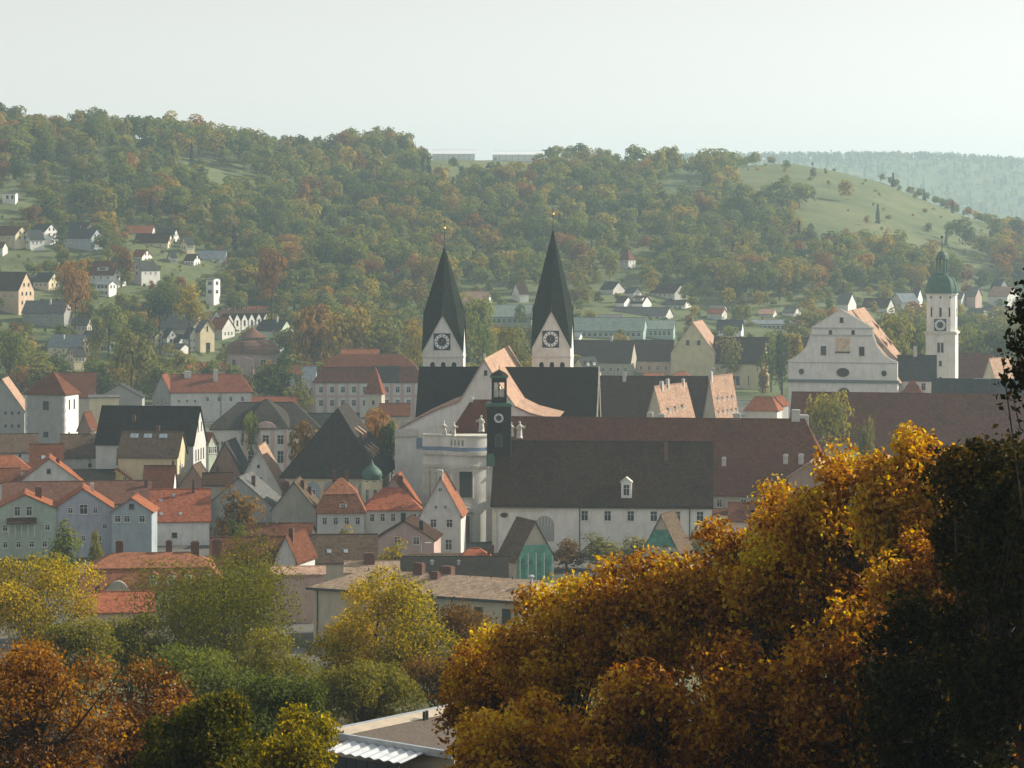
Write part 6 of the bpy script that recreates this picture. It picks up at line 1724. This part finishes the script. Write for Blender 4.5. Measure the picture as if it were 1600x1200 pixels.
# ------------------------------------------------------------------ trees of the valley floor and the town
TT_ = [
 # px, top row, width px, distance, colour, height px, label
 (433, 552, 85, 930, 'deep', 75, 'dark round tree right in front of the round chapel'),
 (470, 590, 60, 910, 'olive', 60, 'olive tree between the round chapel and the rose palace'),
 (392, 640, 34, 720, 'green', 70, 'slim green tree before the dark mansion front'),
 (478, 655, 56, 690, 'bronze', 65, 'bronze brown tree in front of the mansion right wing'),
 (592, 634, 66, 680, 'orange', 66, 'orange and green tree right of the black pyramid roof'),
 (612, 655, 44, 675, 'deep', 55, 'dark green tree beside the cathedral left wall'),
 (366, 752, 92, 520, 'bronze', 90, 'broad brown garden tree right of the bright orange roof'),
 (365, 800, 40, 505, 'deep', 45, 'dark evergreen bush under the broad brown garden tree'),
 (100, 806, 78, 470, 'green', 80, 'green garden tree before the coloured gables'),
 (150, 822, 36, 500, 'olive', 40, 'small olive tree by the garden sheds'),
 (618, 838, 62, 468, 'yellow', 48, 'bright yellow bush before the pink gabled house'),
 (536, 818, 60, 500, 'yellow', 32, 'low yellow green shrub under the small mansard house'),
 (1302, 608, 98, 640, 'olive', 95, 'large olive tree before the brown monastery roof'),
 (1350, 640, 40, 630, 'olive', 55, 'smaller olive tree at the large olive tree side'),
 (1222, 516, 26, 1060, 'deep', 100, 'dark ivy clad poplar between cream church and scrolled church'),
 (1240, 520, 30, 1050, 'yellow', 85, 'yellow green poplar beside the ivy clad one'),
 (1192, 565, 22, 1070, 'bronze', 60, 'thin leafless tree against the cream church wall'),
 (205, 505, 80, 1000, 'olive', 90, 'big olive tree standing below the solar roof house'),
 (245, 560, 70, 980, 'green', 60, 'green tree above the orange red hipped roof'),
 (160, 560, 70, 985, 'deep', 50, 'dark tree clump behind the tower house roof'),
 (60, 548, 80, 1000, 'olive', 60, 'wide olive tree in the lower valley at left'),
 (15, 510, 70, 1010, 'green', 80, 'green tree at the frame edge below the rosy beige house'),
 (110, 575, 60, 950, 'deep', 40, 'dark hedge tree above the dark red roof'),
 (280, 545, 50, 1010, 'olive', 45, 'olive tree under the row of small gables'),
 (325, 555, 50, 1020, 'green', 40, 'green shrub tree left of the round chapel'),
 (755, 460, 70, 1040, 'green', 110, 'tall green tree between the cathedral towers, left one'),
 (800, 505, 80, 900, 'olive', 80, 'olive tree between the cathedral towers, right one'),
 (540, 470, 90, 1040, 'ochre', 110, 'ochre tree behind the rose palace'),
 (490, 470, 80, 1050, 'bronze', 120, 'bronze tree at the foot of the wood right of the grey house'),
 (600, 480, 90, 1045, 'olive', 110, 'olive yellow tree behind the palace roof'),
 (645, 500, 50, 1040, 'yellow', 90, 'yellowish tree just left of the left cathedral tower'),
 (1405, 486, 90, 960, 'olive', 110, 'olive tree behind the scrolled church roof'),
 (1440, 500, 60, 970, 'green', 90, 'green tree left of the copper domed tower'),
 (1520, 500, 70, 1000, 'green', 90, 'green tree right of the copper domed tower'),
 (1565, 505, 70, 980, 'deep', 80, 'dark tree by the white terrace at the frame edge'),
 (1592, 495, 60, 1060, 'olive', 60, 'olive tree right of the pale yellow block'),
 (1205, 520, 60, 1080, 'green', 40, 'low green tree before the ribbon window school'),
 (1140, 520, 50, 1100, 'olive', 35, 'olive shrub before the white block with mansard'),
 (118, 402, 64, 1180, 'orange', 95, 'orange topped tree between the hillside houses'),
 (296, 438, 70, 1150, 'yellow', 70, 'yellow green tree left of the slim white modern house'),
 (190, 380, 44, 1280, 'rust', 50, 'rust tree under the orange roofed house'),
 (425, 385, 58, 1180, 'rust', 85, 'rust red tree at the wood edge above the seven gable terrace'),
 (250, 445, 60, 1150, 'deep', 60, 'dark tree below the dark red boarded gable'),
 (170, 468, 70, 1130, 'green', 55, 'green tree beneath the stacked balcony block'),
 (220, 488, 60, 1100, 'deep', 55, 'dark green tree on the slope above the solar roof house'),
 (150, 488, 36, 1120, 'olive', 40, 'olive tree right of the grey white house'),
]
for px, yt, w, D, mk, hp, lb in TT_:
    town_tree(px, yt, w, D, mk, lb, hpx=hp, vi=12 if 'poplar' in lb else None)
# ------------------------------------------------------------------ parkland below the viewpoint
BT = big_tree
for px, yt, w, mk, hp, lb in ((885, 838, 95, 'bronze', 50, 'bronze bush before the convent wall, next to the netted gate roof'), (935, 832, 100, 'olive', 55, 'olive twiggy bush before the convent downpipe'), (990, 834, 90, 'olive', 50, 'green bush under the convent dormer'),
                              (1100, 812, 80, 'olive', 60, 'olive bush at the convent wing end'), (835, 868, 50, 'orange', 40, 'orange bush at the foot of the netted gate roof'), (1040, 848, 80, 'bronze', 45, 'bronze bush before the second netted gable')):
    town_tree(px, yt, w, 515, mk, lb, hpx=hp, name='bush')
BT('maple_tree', 'olive yellow maple at the frame edge beside the mansard house', 55, 836, 1050, 215, 290, 'lime', 12000, 0.32, 1, 22)
BT('willow_tree', 'large feathery green willow in front of the mansard house', 350, 852, 1110, 345, 262, 'willow', 27000, 0.32, 2, 24, 'willow', out=0.35)
BT('birch_tree', 'slender pale green birch top rising behind the willow', 385, 818, 990, 110, 300, 'willow', 4600, 0.30, 3, 14, 'willow', out=0.35, thick=0.8)
BT('lime_tree', 'round yellow green lime tree before the tan roofed block', 590, 878, 1150, 265, 242, 'lime', 20000, 0.29, 4, 26, t0=0.54)
BT('field_maple', 'dark olive tree between the willow and the lime tree', 440, 985, 1170, 210, 225, 'olive', 12000, 0.27, 5, 20)
BT('field_maple', 'dark lower green crown under the round lime tree', 570, 1030, 1170, 190, 205, 'olive', 11000, 0.26, 6, 18)
BT('oak_tree', 'bronze brown thin crowned tree right of the lime tree', 755, 918, 1110, 170, 245, 'bronze', 8500, 0.27, 7, 18, thick=0.8)
BT('oak_tree', 'low bronze tree before the gravel roof', 700, 1000, 1130, 130, 215, 'bronze', 6000, 0.25, 27, 14, thick=0.8)
BT('shrub_tree', 'small green tree in the gap left of the willow', 205, 945, 1100, 130, 255, 'willow', 6000, 0.3, 8, 14)
BT('shrub_tree', 'dark green shrub tree under the willow', 300, 1010, 1150, 200, 205, 'green', 9000, 0.27, 28, 16)
BT('shrub_tree', 'olive shrub tree under the frame edge maple', 120, 960, 1110, 170, 235, 'olive', 8000, 0.29, 29, 16)
BT('shrub_tree', 'dark shrub tree above the young yellow tree', 430, 1060, 1200, 190, 150, 'deep', 8000, 0.24, 30, 14)
BT('red_maple', 'copper red maple filling the frame corner', 60, 972, 1290, 340, 118, 'copper', 13000, 0.20, 9, 30, thick=0.8, limbs=46, t0=0.40)
BT('red_maple', 'thinner copper red maple beside the dark green maple', 225, 1010, 1270, 210, 128, 'copper', 6500, 0.20, 10, 18, thick=0.85, limbs=36, t0=0.36)
BT('green_maple', 'dense dark green maple with golden tips at the lower edge', 312, 1066, 1300, 220, 100, 'limedark', 16000, 0.19, 11, 24, thick=0.4)
BT('young_maple', 'sparse yellow olive young tree left of the flat pavilion', 462, 1085, 1280, 150, 112, 'lime', 6200, 0.19, 12, 14, thick=0.85)
for i_, (px_, yt_, yb_, w_, D_, n_, t_, lb_) in enumerate((
  (775, 962, 1230, 230, 106, 9500, 0.46, 'low golden maple beside the flat pavilion, first of the row'),
  (885, 884, 1180, 280, 103, 13000, 0.50, 'golden maple rising over the low one, second of the row'),
  (1005, 846, 1150, 300, 101, 15000, 0.47, 'broad golden orange maple below the convent wall'),
  (1125, 796, 1110, 290, 99, 15000, 0.44, 'golden maple in front of the netted gable'),
  (1235, 732, 1060, 290, 97, 15500, 0.50, 'tall golden maple before the half buried red gable'),
  (1340, 684, 1010, 280, 94, 15000, 0.46, 'golden red maple reaching over the monastery roof'),
  (1430, 628, 1010, 220, 90, 13500, 0.56, 'topmost golden maple crown against the slate roof wing'),
  (820, 1080, 1330, 300, 92, 11000, 0.36, 'shaded rusty brown maple at the lower edge beside the pavilion'),  # lower crowns from here: shade put into the leaf colour by a darker tint
  (1000, 1030, 1330, 340, 88, 13000, 0.32, 'shaded rusty brown maple under the broad golden orange one'),
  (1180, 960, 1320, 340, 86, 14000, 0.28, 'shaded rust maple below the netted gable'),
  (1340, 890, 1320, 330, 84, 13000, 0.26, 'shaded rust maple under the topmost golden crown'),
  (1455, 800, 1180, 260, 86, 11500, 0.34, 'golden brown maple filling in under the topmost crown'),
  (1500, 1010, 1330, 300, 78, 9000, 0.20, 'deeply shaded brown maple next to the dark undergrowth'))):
    BT('golden_maple' if i_ < 7 else 'shaded_rusty_maple', lb_, px_, yt_, yb_, w_, D_, 'maple', n_, 0.20, 140 + i_, 30, thick=0.8, limbs=60, t0=t_)
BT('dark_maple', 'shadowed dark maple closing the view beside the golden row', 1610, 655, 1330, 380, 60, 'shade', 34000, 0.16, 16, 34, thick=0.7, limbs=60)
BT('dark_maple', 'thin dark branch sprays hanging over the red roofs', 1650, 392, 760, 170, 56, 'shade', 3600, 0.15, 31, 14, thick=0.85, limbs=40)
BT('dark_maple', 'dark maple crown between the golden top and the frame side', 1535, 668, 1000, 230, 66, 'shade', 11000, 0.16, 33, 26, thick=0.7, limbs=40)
BT('undergrowth_shrub', 'bronze undergrowth shrub below the golden maple row', 960, 1090, 1330, 330, 128, 'bronze', 9000, 0.24, 34, 20)
BT('undergrowth_shrub', 'bronze undergrowth shrub at the foot of the tall golden maple', 1230, 1060, 1330, 330, 122, 'bronze', 9000, 0.24, 35, 20)
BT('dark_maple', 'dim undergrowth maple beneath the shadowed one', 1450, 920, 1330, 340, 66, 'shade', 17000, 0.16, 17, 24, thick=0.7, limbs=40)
# the hillside grove goes on outside the frame, on the sunny side: its shade falls across the lower right
for i_, (px_, yt_, w_, D_) in enumerate(((1900, 540, 420, 72), (2010, 500, 440, 88), (1960, 600, 420, 106), (2280, 430, 520, 100), (2000, 680, 380, 126), (2350, 480, 480, 128))):
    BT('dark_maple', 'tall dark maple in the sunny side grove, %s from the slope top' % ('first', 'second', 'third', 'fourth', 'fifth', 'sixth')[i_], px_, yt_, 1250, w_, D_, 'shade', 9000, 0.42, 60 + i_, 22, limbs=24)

# ------------------------------------------------------------------ haze
hm = bpy.data.materials.new('valley_haze')
hm.use_nodes = True
n_ = hm.node_tree; n_.nodes.clear()
pv = n_.nodes.new('ShaderNodeVolumePrincipled')
pv.inputs['Color'].default_value = (0.68, 0.90, 1.0, 1)
pv.inputs['Density'].default_value = 0.000135
pv.inputs['Anisotropy'].default_value = 0.35
oo = n_.nodes.new('ShaderNodeOutputMaterial')
n_.links.new(pv.outputs[0], oo.inputs['Volume'])
hb = MB().box(-2900, 2900, -160, 7620, -6, 252).obj('haze', hm)
tag(hb, 'pale autumn haze filling the valley', None, None, 'stuff')
